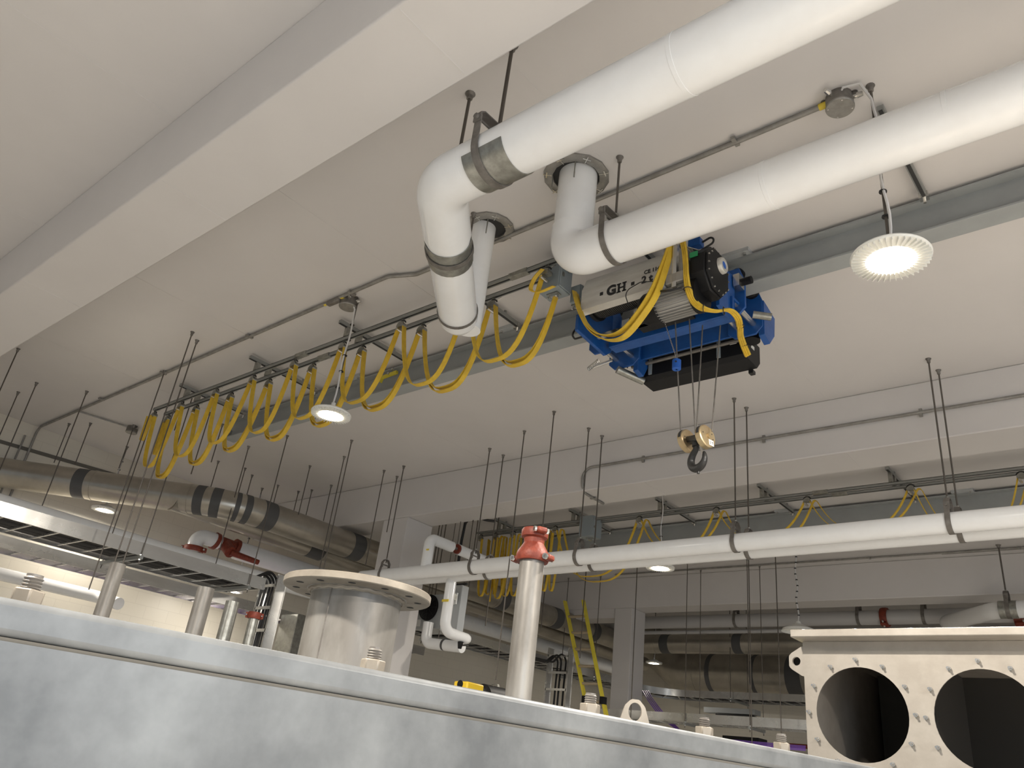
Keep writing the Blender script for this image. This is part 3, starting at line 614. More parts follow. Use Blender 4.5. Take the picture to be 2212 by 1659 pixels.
# ------------------------------------------------------------------ ladder cable trays
def tray(label, P, wdt, h, z, rung=0.3, fr=0.4, flat=None):
    """P centre line in plan; side rails stand h high, rungs at the bottom"""
    t = thing('cable_tray', label, 'cable tray', (P[0][0], P[0][1], z), group='aluminium ladder cable trays')
    Q = fillet([(p[0], p[1], z) for p in P], fr, 10) if len(P) > 2 else [vec((p[0], p[1], z)) for p in P]
    N = len(Q); off = []
    for i in range(N):
        d = (Q[min(i+1, N-1)]-Q[max(i-1, 0)]).normalized(); off.append(V(d.y, -d.x, 0))
    for s in (-1, 1):
        R = [Q[i]+off[i]*s*wdt/2 for i in range(N)]
        b = MB().ribbon([p+V(0, 0, h/2) for p in R], h, 0.004, (0, 0, 1))
        b.ribbon([p-off[i]*s*0.012+V(0, 0, 0.002) for i, p in enumerate(R)], 0.004, 0.026, (0, 0, 1)).ribbon([p-off[i]*s*0.012+V(0, 0, h-0.002) for i, p in enumerate(R)], 0.004, 0.026, (0, 0, 1))
        obj('side_rail', b, 'tray', t)
    rb = []; acc = rung/2
    for i in range(1, N):
        sg = Q[i]-Q[i-1]; L = sg.length
        while acc < L:
            p = Q[i-1].lerp(Q[i], acc/L); o_ = off[i-1].lerp(off[i], acc/L).normalized()
            obj('rung', MB().bar(p-o_*wdt/2+V(0, 0, 0.022), p+o_*wdt/2+V(0, 0, 0.022), 0.026, 0.02), 'tray', t); acc += rung
        acc -= L
    return t, Q, off
NTH = ['first', 'second', 'third', 'fourth', 'fifth', 'sixth']
def cables(label, Q, off, offs, z, r, m, grp):
    for k, o_ in enumerate(offs):
        b = MB().tube([Q[i]+off[i]*o_+V(0, 0, z+0.004*math.sin(i+k)) for i in range(len(Q))], r, 8)
        tag(obj('tray_cable', b, m), label + ', ' + NTH[k] + ' from its left rail', 'cable', grp)
t1, Q, of = tray('upper left cable tray, nearest of the trays, ending above the upright ladder tray', [(-10.05, -1.0), (-10.05, 6.05)], 0.90, 0.155, 1.84)
cables('black cable lying in the upper left cable tray', Q, of, (-0.3, -0.24, -0.17, -0.05, 0.03, 0.2), 0.05, 0.022, 'black', 'black cables in the upper left tray')
t2, Q, of = tray('lower left cable tray behind the nearest one, with purple cables', [(-11.75, -1.0), (-11.75, 11.0)], 0.5, 0.15, 1.84)
cables('purple cable lying in the lower left cable tray', Q, of, (0.12, 0.16, 0.2), 0.045, 0.02, 'purple', 'purple cables in the lower left tray')
t3, Q, of = tray('cable tray beyond the column that curves right along the far bay', [(-10.05, 8.6), (-10.05, 16.95), (3, 16.95)], 0.7, 0.14, 1.95, 0.3, 1.3)
cables('black cable lying in the curving far cable tray', Q, of, (-0.2, -0.1, 0.0), 0.05, 0.02, 'black', 'black cables in the far tray')
t4, Q, of = tray('lowest right cable tray in the far bay under the curving one', [(-9.4, 13.75), (3, 13.75)], 0.5, 0.15, 1.17)
def trapeze(label, x0, x1, y, z, zr=None, ax='X'):
    t = thing('trapeze_support', label, 'strut support', (x0, y, z), group='strut supports')
    if ax == 'X':
        obj('strut', MB().span((x0, y-0.021, z-0.041), (x1, y+0.021, z)), 'strut', t); E_ = ((x0+0.03, y), (x1-0.03, y))
    else:
        obj('strut', MB().span((y-0.021, x0, z-0.041), (y+0.021, x1, z)), 'strut', t); E_ = ((y, x0+0.03), (y, x1-0.03))
    for ex, ey in E_:
        obj('end_nut', MB().cyl((ex, ey, z-0.055), (ex, ey, z-0.041), 0.016, n=6).cyl((ex, ey, z), (ex, ey, z+0.012), 0.016, n=6), 'zinc', t)
        rodpart((ex, ey), z-0.09, 0.0075, t)
trapeze('strut and rods carrying the upper left cable tray', -10.63, -9.56, 4.29, 1.838)
trapeze('strut and rods carrying the lower left cable tray', -12.1, -11.4, 3.0, 1.838)
trapeze('strut and rods carrying the upper left tray at its right end', -10.6, -9.55, 5.8, 1.838)
trapeze('strut and rods carrying the tray beyond the column, nearer one', -10.5, -9.6, 9.9, 1.948)
trapeze('strut and rods carrying the tray beyond the column, by the yellow ladder', -10.5, -9.6, 14.0, 1.948)
trapeze('strut and rods carrying the curved tray behind the lower right pipes', 16.5, 17.4, -7.9, 1.948, ax='Y')
trapeze('strut and rods carrying the lowest right cable tray, left one', 13.45, 14.05, -7.3, 1.168, ax='Y')
trapeze('strut and rods carrying the lowest right cable tray, right one', 13.45, 14.05, -6.1, 1.168, ax='Y')
def upright(label, x0, x1, y, ztop, zbot, cab):
    t = thing('ladder_tray', label, 'cable tray', (x0, y, zbot), group='upright ladder trays')
    for x in (x0, x1): obj('side_rail', MB().span((x-0.003, y-0.08, zbot), (x+0.003, y+0.08, ztop)).span((x-0.015, y-0.08, zbot), (x+0.015, y-0.076, ztop)).span((x-0.015, y+0.076, zbot), (x+0.015, y+0.08, ztop)), 'tray', t)
    z = ztop-0.15
    while z > zbot: obj('rung', MB().span((x0, y-0.08, z-0.02), (x1, y-0.055, z+0.02)), 'tray', t); z -= 0.3
    for k, xx in enumerate(cab):
        P = [(xx, y-0.9, 1.93), (xx, y-0.35, 1.95), (xx, y-0.1, 2.12+0.02*k), (xx, y+0.05, 2.05), (xx, y+0.03, 1.6), (xx, y+0.02, 0.5), (xx, y+0.02, -1.0)]
        tag(obj('riser_cable', MB().tube(fillet(P, 0.12, 6), 0.018, 8), 'black'), NTH[k] + ' black cable from the left on the ' + label.split(',')[0], 'cable', 'black cables on the ' + label.split(',')[0])
upright('near upright ladder tray, below the nearest cable tray', -9.98, -9.60, 6.30, 2.10, FL, (-9.93, -9.86, -9.79))
upright('far upright ladder tray, left of the yellow ladder', -9.70, -9.22, 12.6, 2.26, FL, (-9.55, -9.47, -9.36))

# ------------------------------------------------------------------ rods in the left and middle area
for top, bot, lb in (
    ((356, 801), (199, 1275), 'long rod crossing the left cable trays, leftmost of the three long ones'),
    ((416, 717), (226, 1290), 'long rod of the close pair left of the yellow loops, left one'),
    ((426, 735), (205, 1340), 'long rod of the close pair left of the yellow loops, right one'),
    ((150, 915), (118, 1000), 'short rod near the left wall above the big duct, left one'),
    ((196, 914), (160, 1003), 'short rod near the left wall above the big duct, right one'),
    ((290, 918), (258, 1012), 'rod beside the far left junction box'),
    ((403, 850), (378, 930), 'rod half hidden behind the leftmost yellow loops'),
    ((454, 891), (416, 1025), 'thin rod behind the third yellow loop from the left'),
    ((481, 916), (462, 1000), 'thin rod behind the fourth yellow loop from the left'),
    ((472, 996), (455, 1060), 'short rod above the big duct behind the yellow loops, left'),
    ((530, 1011), (512, 1075), 'short rod above the big duct, with a close neighbour'),
    ((545, 1026), (531, 1078), 'shorter rod above the big duct, just right of its neighbour'),
    ((601, 1048), (590, 1092), 'lone short rod above the big duct'),
    ((645, 1061), (635, 1112), 'short rod above the duct left of the tall thin one'),
    ((670, 1006), (645, 1112), 'tall thin rod above the middle of the big duct'),
    ((674, 1058), (660, 1118), 'short rod above the duct right of the tall thin one'),
    ((716, 1048), (698, 1125), 'rod above the duct ending near its saddle'),
    ((760, 951), (700, 1228), 'long rod in front of the big duct, right of the close pair'),
    ((744, 986), (688, 1228), 'long rod in front of the big duct, left of the close pair'),
    ((830, 1016), (790, 1222), 'rod left of the concrete column, left of two'),
    ((858, 1029), (838, 1150), 'short rod close beside the concrete column'),
    ((1133, 931), (1083, 1470), 'long rod passing in front of the twin pipes left of the red coupling'),
    ((1197, 889), (1172, 1168), 'rod ending behind the red coupling'),
    ((40, 753), (-30, 950), 'rod at the left picture edge, coming from behind the near beam')):
    p = onZ(top[0], top[1], H); rod(top, above(bot[0], bot[1], p), lb)
for i, ((x, y), yy, z0, lb) in enumerate((((921, 1160), 9.2, 2.2, 'rod close to the right side of the near column'), ((947, 1150), 9.6, 2.4, 'rod behind the white elbow right of the column, left one'), ((961, 1150), 9.9, 2.4, 'rod behind the white elbow right of the column, right one'),
    ((1075, 1140), 9.3, 2.0, 'rod crossing the bunched yellow loops in the next bay'), ((1029, 1150), 9.4, 2.2, 'rod at the left end of the bunched yellow loops'),
    ((1375, 1260), 12.4, 0.9, 'long rod passing just left of the far column edge'), ((1618, 1260), 12.9, 0.7, 'long rod down the lower right, left of two'), ((1677, 1260), 12.9, 0.7, 'long rod down the lower right, right of two'),
    ((1178, 1260), 11.0, 2.3, 'rod below the twin pipes right of the red coupling pipe'), ((1262, 1290), 11.5, 1.9, 'rod behind the top of the yellow ladder'))):
    p = onY(x, y, yy); t = thing('threaded_rod', lb, 'threaded rod', (p[0], p[1], H), group='threaded rods hanging from the ceiling'); rodpart(p, z0, 0.009, t)
t = thing('cable_hose', 'black hose curving up behind the beam above the white elbow', 'hose', (-8.9, 9, 3))
obj('hose', MB().tube(fillet([(-8.95, 9.0, 2.55), (-8.95, 9.0, 3.3), (-8.92, 9.0, 3.62), (-8.7, 9.0, 3.70), (-8.50, 9.0, 3.60), (-8.42, 9.15, 3.62)], 0.12), 0.022, 10), 'black', t)

# ------------------------------------------------------------------ boxes in the next bay
def cbox(label, x0, x1, y0, y1, z0, z1, m='box', grp=None):
    t = thing('control_box', label, 'electrical box', (x0, y0, z0), group=grp)
    obj('case', MB().span((x0, y0, z0), (x1, y1, z1)), m, t, bevel=0.006)
    obj('lid', MB().span((x1, y0+0.008, z0+0.01), (x1+0.012, y1-0.008, z1-0.01)), m, t, bevel=0.003)
    obj('latch', MB().box((x1+0.016, y0+0.035, (z0+z1)/2-0.02), (0.012, 0.022, 0.035)), 'galv', t)
    cx, cy = (x0+x1)/2, (y0+y1)/2
    obj('plug_socket', MB().box((cx, cy, z0-0.004), (0.11, 0.06, 0.012)), 'galv', t)
    obj('plug', MB().box((cx+0.02, cy-0.01, z0-0.028), (0.055, 0.04, 0.035)).cyl((cx-0.04, cy-0.03, z0-0.05), (cx-0.03, cy-0.02, z0), 0.008, n=6).cyl((cx+0.05, cy-0.03, z0-0.05), (cx+0.04, cy-0.02, z0), 0.008, n=6), 'zinc', t)
    return t
p0 = onY(1264, 1128, 10.1); p1 = onY(1284, 1165, 10.1)
cbox('grey control box hanging from the festoon rails in the next bay', p0[0], p1[0]+0.05, 9.95, 10.2, p1[2]+0.02, p0[2]+0.05)
_h = onY(925, 1312, 8.73); HX0, HZ0 = float(_h[0]), float(_h[2])
t = thing('unit_heater', 'grey heater cabinet with a round black fan guard beside the near column', 'heater', (-9.2, 8.75, 1.9))
obj('cabinet', MB().span((-9.50, 8.75, 1.86), (-8.88, 9.2, 2.38)), 'panelgrey', t, bevel=0.01)
g = MB()
for rr in np.linspace(0.03, 0.19, 8): g.tube([(HX0+rr*math.cos(a), 8.73-0.03*math.cos(rr*6), HZ0+rr*math.sin(a)) for a in np.linspace(0, 2*PI, 29)[:-1]], 0.004, 4, closed=True)
for k in range(8): a = k*PI/4; g.bar((HX0, 8.70, HZ0), (HX0+0.19*math.cos(a), 8.73, HZ0+0.19*math.sin(a)), 0.008, 0.008)
obj('fan_guard', g, 'black', t); obj('fan_recess', MB().cyl((HX0, 8.73, HZ0), (HX0, 8.76, HZ0), 0.2, n=32), 'blackm', t)
for hx_ in (-9.45, -8.95): rodpart((hx_, 9.0), 2.38, 0.007, t)
obj('label_plate', MB().span((-9.45, 8.735, 1.9), (-9.33, 8.75, 2.0)), 'white', t)
t = thing('wall_panel_box', 'tall flat grey panel box hanging behind the white drop pipe', 'electrical box', (-8.290, 8.3, 1.8))
obj('case', MB().span((-8.46, 8.32, 1.74), (-8.12, 8.46, 2.38)), 'panelgrey', t, bevel=0.006)
obj('top_strut', MB().bar((-8.450, 8.36, 2.40), (-8.070, 8.36, 2.40), 0.03, 0.03), 'black', t)
obj('sensor_plate', MB().span((-8.330, 8.28, 2.10), (-8.170, 8.31, 2.26)), 'white', t); obj('sensor', MB().cyl((-8.290, 8.22, 2.18), (-8.160, 8.2, 2.18), 0.04, n=16).cyl((-8.160, 8.2, 2.18), (-8.120, 8.2, 2.18), 0.045, n=16), 'galv', t)
for x in (-8.39, -8.13): rodpart((x, 8.36), 2.40, 0.006, t)

# ------------------------------------------------------------------ yellow ladder
t = thing('extension_ladder', 'tall yellow extension ladder leaning in the next bay right of the red coupling pipe', 'ladder', (-8.0, 12, FL))
YL = 12.0
A0, A1 = onY(1209, 1243, YL), onY(1270, 1540, YL); B0, B1 = onY(1247, 1232, YL), onY(1309, 1545, YL)
def ext(a, b, z): f = (z-a[2])/(b[2]-a[2]); return vec(a + (b-a)*f)
T0, T1_ = ext(A0, A1, 3.0), ext(A0, A1, FL); U0, U1 = ext(B0, B1, 3.0), ext(B0, B1, FL)
for a, b in ((T0, T1_), (U0, U1)): obj('side_rail', MB().bar(a, b, 0.085, 0.03, (1, 0, 0)), 'ladder', t)
a2, b2 = T0.lerp(T1_, 0.36), U0.lerp(U1, 0.36)
for a, b in ((a2, T1_), (b2, U1)): obj('lower_side_rail', MB().bar(a+V(-0.045, 0.09, 0), b+V(-0.045, 0.09, 0), 0.085, 0.03, (1, 0, 0)), 'ladder', t)
n = int((T0-T1_).length/0.305)
for k in range(1, n): obj('rung', MB().cyl(T0.lerp(T1_, k/n), U0.lerp(U1, k/n), 0.025, n=10), 'rungs', t)
for a in (T0.lerp(T1_, 0.37), U0.lerp(U1, 0.37)): obj('rung_lock', MB().box(a, (0.07, 0.12, 0.12)), 'blackm', t)
for a in (T1_, U1): obj('foot', MB().box(a+V(0, 0, 0.03), (0.08, 0.14, 0.06)), 'black', t)

# ------------------------------------------------------------------ the blue hoist
HB = thing('electric_hoist', 'blue electric rope hoist with silver cover and black gearbox under the steel beam', 'hoist', (-2.85, 4.8, 3.4))
# silver drum cover: folded sheet with a lower lip
cp = [(4.25, 3.345), (4.25, 3.535), (4.30, 3.66), (4.60, 3.66), (4.60, 3.655), (4.304, 3.654), (4.255, 3.533), (4.255, 3.348), (4.29, 3.315), (4.287, 3.311)]
cv = obj('drum_cover', MB().prism([(-3.28, y, z) for y, z in cp], (0.90, 0, 0)), 'cover', HB)
text('maker_initial', 'G', 0.118, 'black', (-2.992, 4.2475, 3.44), cv, bold=0.006)
hm = MB()
for x in (-2.925, -2.875): hm.span((x-0.0085, 4.246, 3.40), (x+0.0085, 4.25, 3.482)).span((x-0.018, 4.246, 3.40), (x+0.018, 4.25, 3.409)).span((x-0.018, 4.246, 3.473), (x+0.018, 4.25, 3.482))
hm.span((-2.925, 4.246, 3.435), (-2.875, 4.25, 3.447)); obj('maker_initial', hm, 'black', cv)
for x in (-3.085, -2.80): obj('maker_square', MB().span((x-0.014, 4.246, 3.427), (x+0.014, 4.25, 3.455)), 'black', cv)
text('load_rating', '2 t', 0.085, 'black', (-2.675, 4.2475, 3.44), cv, bold=0.003)
text('serial_number', 'CE 114230', 0.046, 'black', (-2.60, 4.2475, 3.505), cv, bold=0.001)
dr = obj('rope_drum', MB().cyl((-3.26, 4.43, 3.505), (-2.42, 4.43, 3.505), 0.125, n=36), 'drum', HB)
g = MB()
for k in range(46): g.lathe([(0.125, -0.008), (0.131, -0.004), (0.131, 0.004), (0.125, 0.008)], (-3.22+k*0.0165, 4.43, 3.505), (1, 0, 0), 28)
obj('wound_rope', g, 'drum', dr)
obj('drum_end_ring', MB().cyl((-3.28, 4.43, 3.505), (-3.25, 4.43, 3.505), 0.148, n=32), 'blackm', HB)
# motor with fins, black fan cowl and terminal box
mo = obj('motor_body', MB().cyl((-2.595, 4.33, 3.215), (-2.295, 4.33, 3.215), 0.108, n=36), 'motor', HB)
g = MB()
for k in range(30):
    a = k*2*PI/30; R = Matrix.Rotation(a, 3, 'X'); g.box(vec((-2.445, 4.33, 3.215)) + R @ V(0, 0, 0.114), (0.30, 0.005, 0.024), R)
obj('cooling_fins', g, 'motor', mo)
obj('fan_cowl', MB().lathe([(0, -0.17), (0.06, -0.165), (0.10, -0.145), (0.125, -0.10), (0.128, 0.0), (0.12, 0.012)], (-2.595, 4.33, 3.215), (1, 0, 0), 36), 'blackm', HB)
obj('motor_flange', MB().cyl((-2.315, 4.33, 3.215), (-2.255, 4.33, 3.215), 0.13, n=32), 'blackm', HB)
obj('brake_knob', MB().cyl((-2.815, 4.33, 3.235), (-2.755, 4.33, 3.235), 0.03, 0.035, 12), 'galv', HB)
obj('terminal_box', MB().span((-2.485, 4.19, 3.29), (-2.335, 4.25, 3.375)), 'motor', HB, bevel=0.008)
obj('plug_hood', MB().span((-2.560, 4.17, 3.285), (-2.495, 4.24, 3.375)), 'panelgrey', HB, bevel=0.01)
obj('motor_cable', MB().tube(fillet([(-2.525, 4.19, 3.29), (-2.515, 4.15, 3.22), (-2.415, 4.13, 3.18), (-2.325, 4.15, 3.19)], 0.05, 6), 0.009, 8).tube(fillet([(-2.795, 4.2, 3.22), (-2.815, 4.16, 3.32), (-2.675, 4.16, 3.36), (-2.555, 4.18, 3.34)], 0.06, 6), 0.004, 6), 'black', HB)
# black gearbox, end face towards +x
gp = [(0.19*math.cos(a)*1.0, 0.205*math.sin(a)) for a in np.linspace(0.39, 0.39+2*PI, 9)[:-1]]
gb = obj('gearbox', MB().prism([(-2.30, 4.38+u, 3.405+v) for u, v in gp], (0.12, 0, 0)), 'blackm', HB, bevel=0.012)
obj('gearbox_lid', MB().prism([(-2.181, 4.38+u*0.93, 3.405+v*0.93) for u, v in gp], (0.02, 0, 0)), 'blackm', gb, bevel=0.005)
for k in range(16):
    a = 0.39 + k*2*PI/16; rr = 0.19 if k % 2 == 0 else 0.176
    obj('gearbox_screw', MB().cyl((-2.163, 4.38+rr*0.86*math.cos(a), 3.405+rr*0.92*math.sin(a)), (-2.152, 4.38+rr*0.86*math.cos(a), 3.405+rr*0.92*math.sin(a)), 0.007, n=6), 'zinc', gb)
obj('drum_bearing_cap', MB().lathe([(0.0, 0.03), (0.030, 0.03)], (-2.165, 4.42, 3.48), (1, 0, 0), 28), 'bluep', gb)
obj('bearing_ring', MB().lathe([(0.030, 0.031), (0.032, 0.034), (0.056, 0.034), (0.062, 0.026), (0.064, 0.0)], (-2.165, 4.42, 3.48), (1, 0, 0), 28), 'cover', gb)
obj('green_sticker', MB().span((-2.29, 4.19, 3.46), (-2.23, 4.20, 3.50)), 'green', gb)
# sensor bracket above the gearbox
obj('bracket_tube', MB().span((-2.50, 4.18, 3.575), (-2.47, 4.50, 3.61)).span((-2.43, 4.19, 3.25), (-2.395, 4.225, 3.62)), 'zinc', HB)
obj('slotted_bracket', MB().bar((-2.46, 4.34, 3.72), (-2.28, 4.40, 3.62), 0.06, 0.006), 'zinc', HB)
obj('limit_switch', MB().span((-2.40, 4.36, 3.70), (-2.30, 4.43, 3.765)), 'blue', HB, bevel=0.004)
obj('switch_cable', MB().tube(fillet([(-2.30, 4.40, 3.735), (-2.22, 4.40, 3.76), (-2.20, 4.40, 3.70), (-2.32, 4.38, 3.64), (-2.36, 4.36, 3.55)], 0.04, 6), 0.008, 8), 'black', HB)
# blue trolley frame
def plate(name, x, yz, th=0.02, m='blue'): return obj(name, MB().prism([(x, y, z) for y, z in yz], (th, 0, 0)), m, HB, bevel=0.004)
plate('end_plate', -2.29, [(4.60, 3.28), (4.60, 3.56), (4.68, 3.66), (4.82, 3.68), (4.86, 3.62), (4.86, 3.32), (4.80, 3.26)], 0.03)
plate('end_plate', -3.42, [(4.38, 3.27), (4.38, 3.42), (4.60, 3.58), (4.80, 3.70), (4.87, 3.66), (4.87, 3.30), (4.80, 3.24)], 0.03)
wp = lambda xa, xb, y, th=0.02: obj('side_plate', MB().prism([(xa, y, 3.42), (xa, y, 3.66), (xa+0.05, y, 3.80), (xb-0.05, y, 3.80), (xb, y, 3.66), (xb, y, 3.42), (xb-0.06, y, 3.36), (xa+0.06, y, 3.36)], (0, th, 0)), 'blue', HB, bevel=0.006)
for xa, xb in ((-3.66, -3.34), (-2.50, -2.20)):
    wp(xa, xb, 4.915); wp(xa, xb, 5.235)
    for y, s in ((4.945, 1), (5.225, -1)):
        for x in (xa+0.08, xb-0.08):
            obj('wheel', MB().lathe([(0.0, -0.012), (0.06, -0.012), (0.062, 0.02), (0.055, 0.03), (0, 0.03)], (x, y, 3.755), (0, s, 0), 28), 'blackm', HB)
    obj('spindle', MB().cyl((xa+0.08, 4.84, 3.46), (xa+0.08, 5.40, 3.46), 0.024, n=18).cyl((xb-0.08, 4.84, 3.46), (xb-0.08, 5.40, 3.46), 0.024, n=18), 'zinc', HB)
    for x in (xa+0.08, xb-0.08):
        obj('spindle_nut', MB().cyl((x, 4.86, 3.46), (x, 4.90, 3.46), 0.034, n=6), 'zinc', HB)
obj('wheel_hub_ring', MB().tube([(-3.58+0.03*math.cos(a), 4.905, 3.50+0.03*math.sin(a)) for a in np.linspace(0, 2*PI, 17)[:-1]], 0.005, 6, closed=True), 'blackm', HB)
obj('cross_member', MB().span((-3.36, 4.78, 3.30), (-2.24, 4.80, 3.46)).span((-3.36, 4.80, 3.30), (-2.24, 4.90, 3.318)).span((-3.36, 4.80, 3.442), (-2.24, 4.90, 3.46)), 'blue', HB, bevel=0.004)
obj('cross_member', MB().span((-3.46, 5.28, 3.42), (-2.20, 5.30, 3.62)), 'blue', HB, bevel=0.004)
for x in (-3.1, -2.9, -2.6, -2.4): obj('frame_bolt', MB().cyl((x, 4.765, 3.38), (x, 4.785, 3.38), 0.011, n=6), 'zinc', HB)
obj('guide_rail', MB().span((-3.36, 4.60, 3.30), (-2.80, 4.63, 3.33)).span((-3.36, 4.63, 3.30), (-2.80, 4.636, 3.35)), 'zinc', HB)
obj('guide_rail', MB().span((-3.50, 5.325, 3.455), (-2.30, 5.36, 3.475)), 'galv', HB)
obj('lower_guide_rail', MB().cyl((-3.50, 5.37, 3.425), (-2.34, 5.37, 3.425), 0.016, n=12), 'strap', HB)
plate('frame_bracket', -3.40, [(5.24, 3.30), (5.24, 3.60), (5.40, 3.60), (5.44, 3.46), (5.34, 3.28)], 0.05)
plate('frame_bracket', -2.24, [(5.24, 3.34), (5.24, 3.66), (5.46, 3.60), (5.44, 3.42), (5.34, 3.30)], 0.05)
obj('buffer', MB().cyl((-3.80, 5.12, 3.36), (-3.60, 5.20, 3.44), 0.014, n=10), 'zinc', HB)
sp = [( -3.79+0.11*k/60, 5.10+0.02*math.cos(k*0.9), 3.345+0.06*k/60+0.02*math.sin(k*0.9)) for k in range(61)]
obj('buffer_spring', MB().tube(sp, 0.003, 5), 'zinc', HB)
obj('counter_shaft', MB().cyl((-3.54, 5.2, 3.33), (-3.40, 5.42, 3.28), 0.035, n=16), 'galv', HB)
obj('counter_shaft', MB().cyl((-2.20, 5.05, 3.42), (-2.08, 5.12, 3.40), 0.03, n=14), 'galv', HB)
obj('stop_bumper', MB().cyl((-2.23, 4.86, 3.61), (-2.12, 4.86, 3.61), 0.03, n=14), 'blackm', HB)
obj('bumper_bracket', MB().span((-2.25, 4.81, 3.56), (-2.20, 4.90, 3.67)), 'zinc', HB)
obj('drive_motor', MB().cyl((-2.34, 5.33, 3.36), (-2.34, 5.33, 3.56), 0.07, n=24), 'blackm', HB)
obj('loop_hose', MB().tube(fillet([(-3.40, 4.6, 3.35), (-3.66, 4.7, 3.42), (-3.74, 4.75, 3.52), (-3.68, 4.78, 3.62), (-3.52, 4.75, 3.60)], 0.09, 6), 0.009, 8), 'black', HB)
# black electrical / counterweight box on the far side
eb = obj('equipment_box', MB().prism([(-3.42, 5.40, 3.50), (-3.42, 5.40, 3.31), (-3.42, 5.43, 3.27), (-3.42, 5.62, 3.27), (-3.42, 5.68, 3.34), (-3.42, 5.68, 3.50)], (1.0, 0, 0)), 'blackm', HB, bevel=0.006)
for x in (-3.32, -2.66): obj('box_strap', MB().span((x-0.016, 5.388, 3.32), (x+0.016, 5.40, 3.49)), 'box', eb)
obj('box_label', MB().span((-2.56, 5.392, 3.42), (-2.50, 5.40, 3.45)), 'white', eb)
obj('side_label', MB().span((-2.42, 5.5, 3.41), (-2.417, 5.56, 3.44)), 'white', eb)
obj('box_foot', MB().span((-2.50, 5.62, 3.24), (-2.46, 5.67, 3.27)), 'black', eb)
# pulleys where the ropes leave the drum
obj('rope_guide', MB().span((-2.98, 4.50, 3.30), (-2.52, 4.72, 3.325)), 'blackm', HB)

bc = onY(838, 812, 4.98)
t = thing('beam_clamp', 'olive yellow clamp block on the steel beam behind the yellow loops', 'beam clamp', bc)
obj('jaw', MB().prism([(bc[0]-0.15, 4.97, bc[2]-0.03), (bc[0]-0.10, 4.97, bc[2]+0.02), (bc[0]+0.14, 4.97, bc[2]+0.035), (bc[0]+0.15, 4.97, bc[2]), (bc[0]-0.09, 4.97, bc[2]-0.01), (bc[0]-0.11, 4.97, bc[2]-0.06)], (0, 0.03, 0)), 'ladder', t)
obj('clamp_screw', MB().cyl((bc[0]+0.02, 4.955, bc[2]+0.02), (bc[0]+0.02, 4.98, bc[2]+0.02), 0.016, n=8).cyl((bc[0]+0.08, 4.955, bc[2]+0.06), (bc[0]+0.08, 4.98, bc[2]+0.06), 0.012, n=8), 'zinc', t)
# hook block hanging on four rope falls
HKY = 4.80
KB = thing('hook_block', 'black crane hook under two brass coloured pulley discs hanging on wire ropes', 'hook', (-2.55, HKY, 2.1))
axd = V(0.95, -0.19, 0.12).normalized()
def disc(c):
    c = vec(c)
    d_ = obj('pulley_guard', MB().lathe([(0.0, -0.026), (0.080, -0.026), (0.087, -0.020), (0.087, 0.020), (0.080, 0.026), (0.0, 0.026)], c, axd, 40), 'brass', KB)
    w_ = MB(); s_ = axd.cross(V(0, 0, 1)).normalized(); u_ = s_.cross(axd).normalized()
    for sg in (-1, 1):
        P = [c + (s_*math.cos(a)*sg + u_*math.sin(a))*0.0875 for a in np.linspace(0.05, 0.95, 9)]; w_.ribbon(P, 0.022, 0.003, tuple(axd))
    obj('rope_slot', w_, 'slot', d_)
    obj('axle_cap', MB().cyl(c+axd*0.026, c+axd*0.040, 0.020, n=6).cyl(c+axd*0.038, c+axd*0.046, 0.013, n=16), 'brass', d_)
    for a in (0.2, 2.6, 3.4): obj('guard_hole', MB().cyl(c+axd*0.0255+(s_*math.cos(a)+u_*math.sin(a))*0.055, c+axd*0.0275+(s_*math.cos(a)+u_*math.sin(a))*0.055, 0.005, n=8), 'slot', d_)
    return d_, c, s_, u_
CA = onY(1484, 953, HKY+0.06); CB = onY(1523, 944, HKY-0.06)
disc(CA); d2, c_, s_, u_ = disc(CB)
LR = Matrix((s_*-1, u_, axd)).transposed()
lb = obj('load_label', MB().box(c_ - u_*0.048 - s_*0.028 + axd*0.028, (0.052, 0.045, 0.002), LR), 'white', d2)
tx = text('load_label_text', '2 T', 0.028, 'black', c_ - u_*0.05 - s_*0.028 + axd*0.0295, d2, rot=LR.to_euler())
obj('cross_head', MB().bar(vec(CA)+axd*0.02, vec(CB)-axd*0.02, 0.07, 0.05), 'hook', KB, bevel=0.012)
hc = onY(1507, 992, HKY)   # middle of the hook bowl
hx, hz = float(hc[0]), float(hc[2]); hd = V(0.93, -0.36, 0)
hp = lambda u, v: vec((hx, HKY, hz)) + hd*u + V(0, 0, v)
HPTS = [(-0.012, 0.135), (-0.016, 0.10), (-0.028, 0.072), (-0.050, 0.045), (-0.063, 0.012), (-0.062, -0.022), (-0.045, -0.052), (-0.014, -0.068), (0.020, -0.064), (0.048, -0.042), (0.060, -0.012), (0.058, 0.018), (0.054, 0.034), (0.050, 0.042)]
HRAD = [0.024, 0.024, 0.025, 0.028, 0.031, 0.033, 0.034, 0.035, 0.033, 0.028, 0.023, 0.018, 0.013, 0.005]
def smooth(P, R_, k=4):
    P = [Vector((a, b, 0)) for a, b in P]; o1 = []; o2 = []
    for i in range(len(P)-1):
        p0, p1, p2, p3 = P[max(i-1, 0)], P[i], P[i+1], P[min(i+2, len(P)-1)]
        for j in range(k):
            t_ = j/k; q = 0.5*((2*p1)+(p2-p0)*t_+(2*p0-5*p1+4*p2-p3)*t_**2+(3*p1-p0-3*p2+p3)*t_**3); o1.append((q.x, q.y)); o2.append(R_[i]*(1-t_)+R_[i+1]*t_)
    o1.append((P[-1].x, P[-1].y)); o2.append(R_[-1]); return o1, o2
sp_, sr_ = smooth(HPTS, HRAD)
obj('hook', MB().tube([hp(u*1.16+0.004, v) for u, v in sp_], [q_*0.86 for q_ in sr_], 18), 'hook', KB)
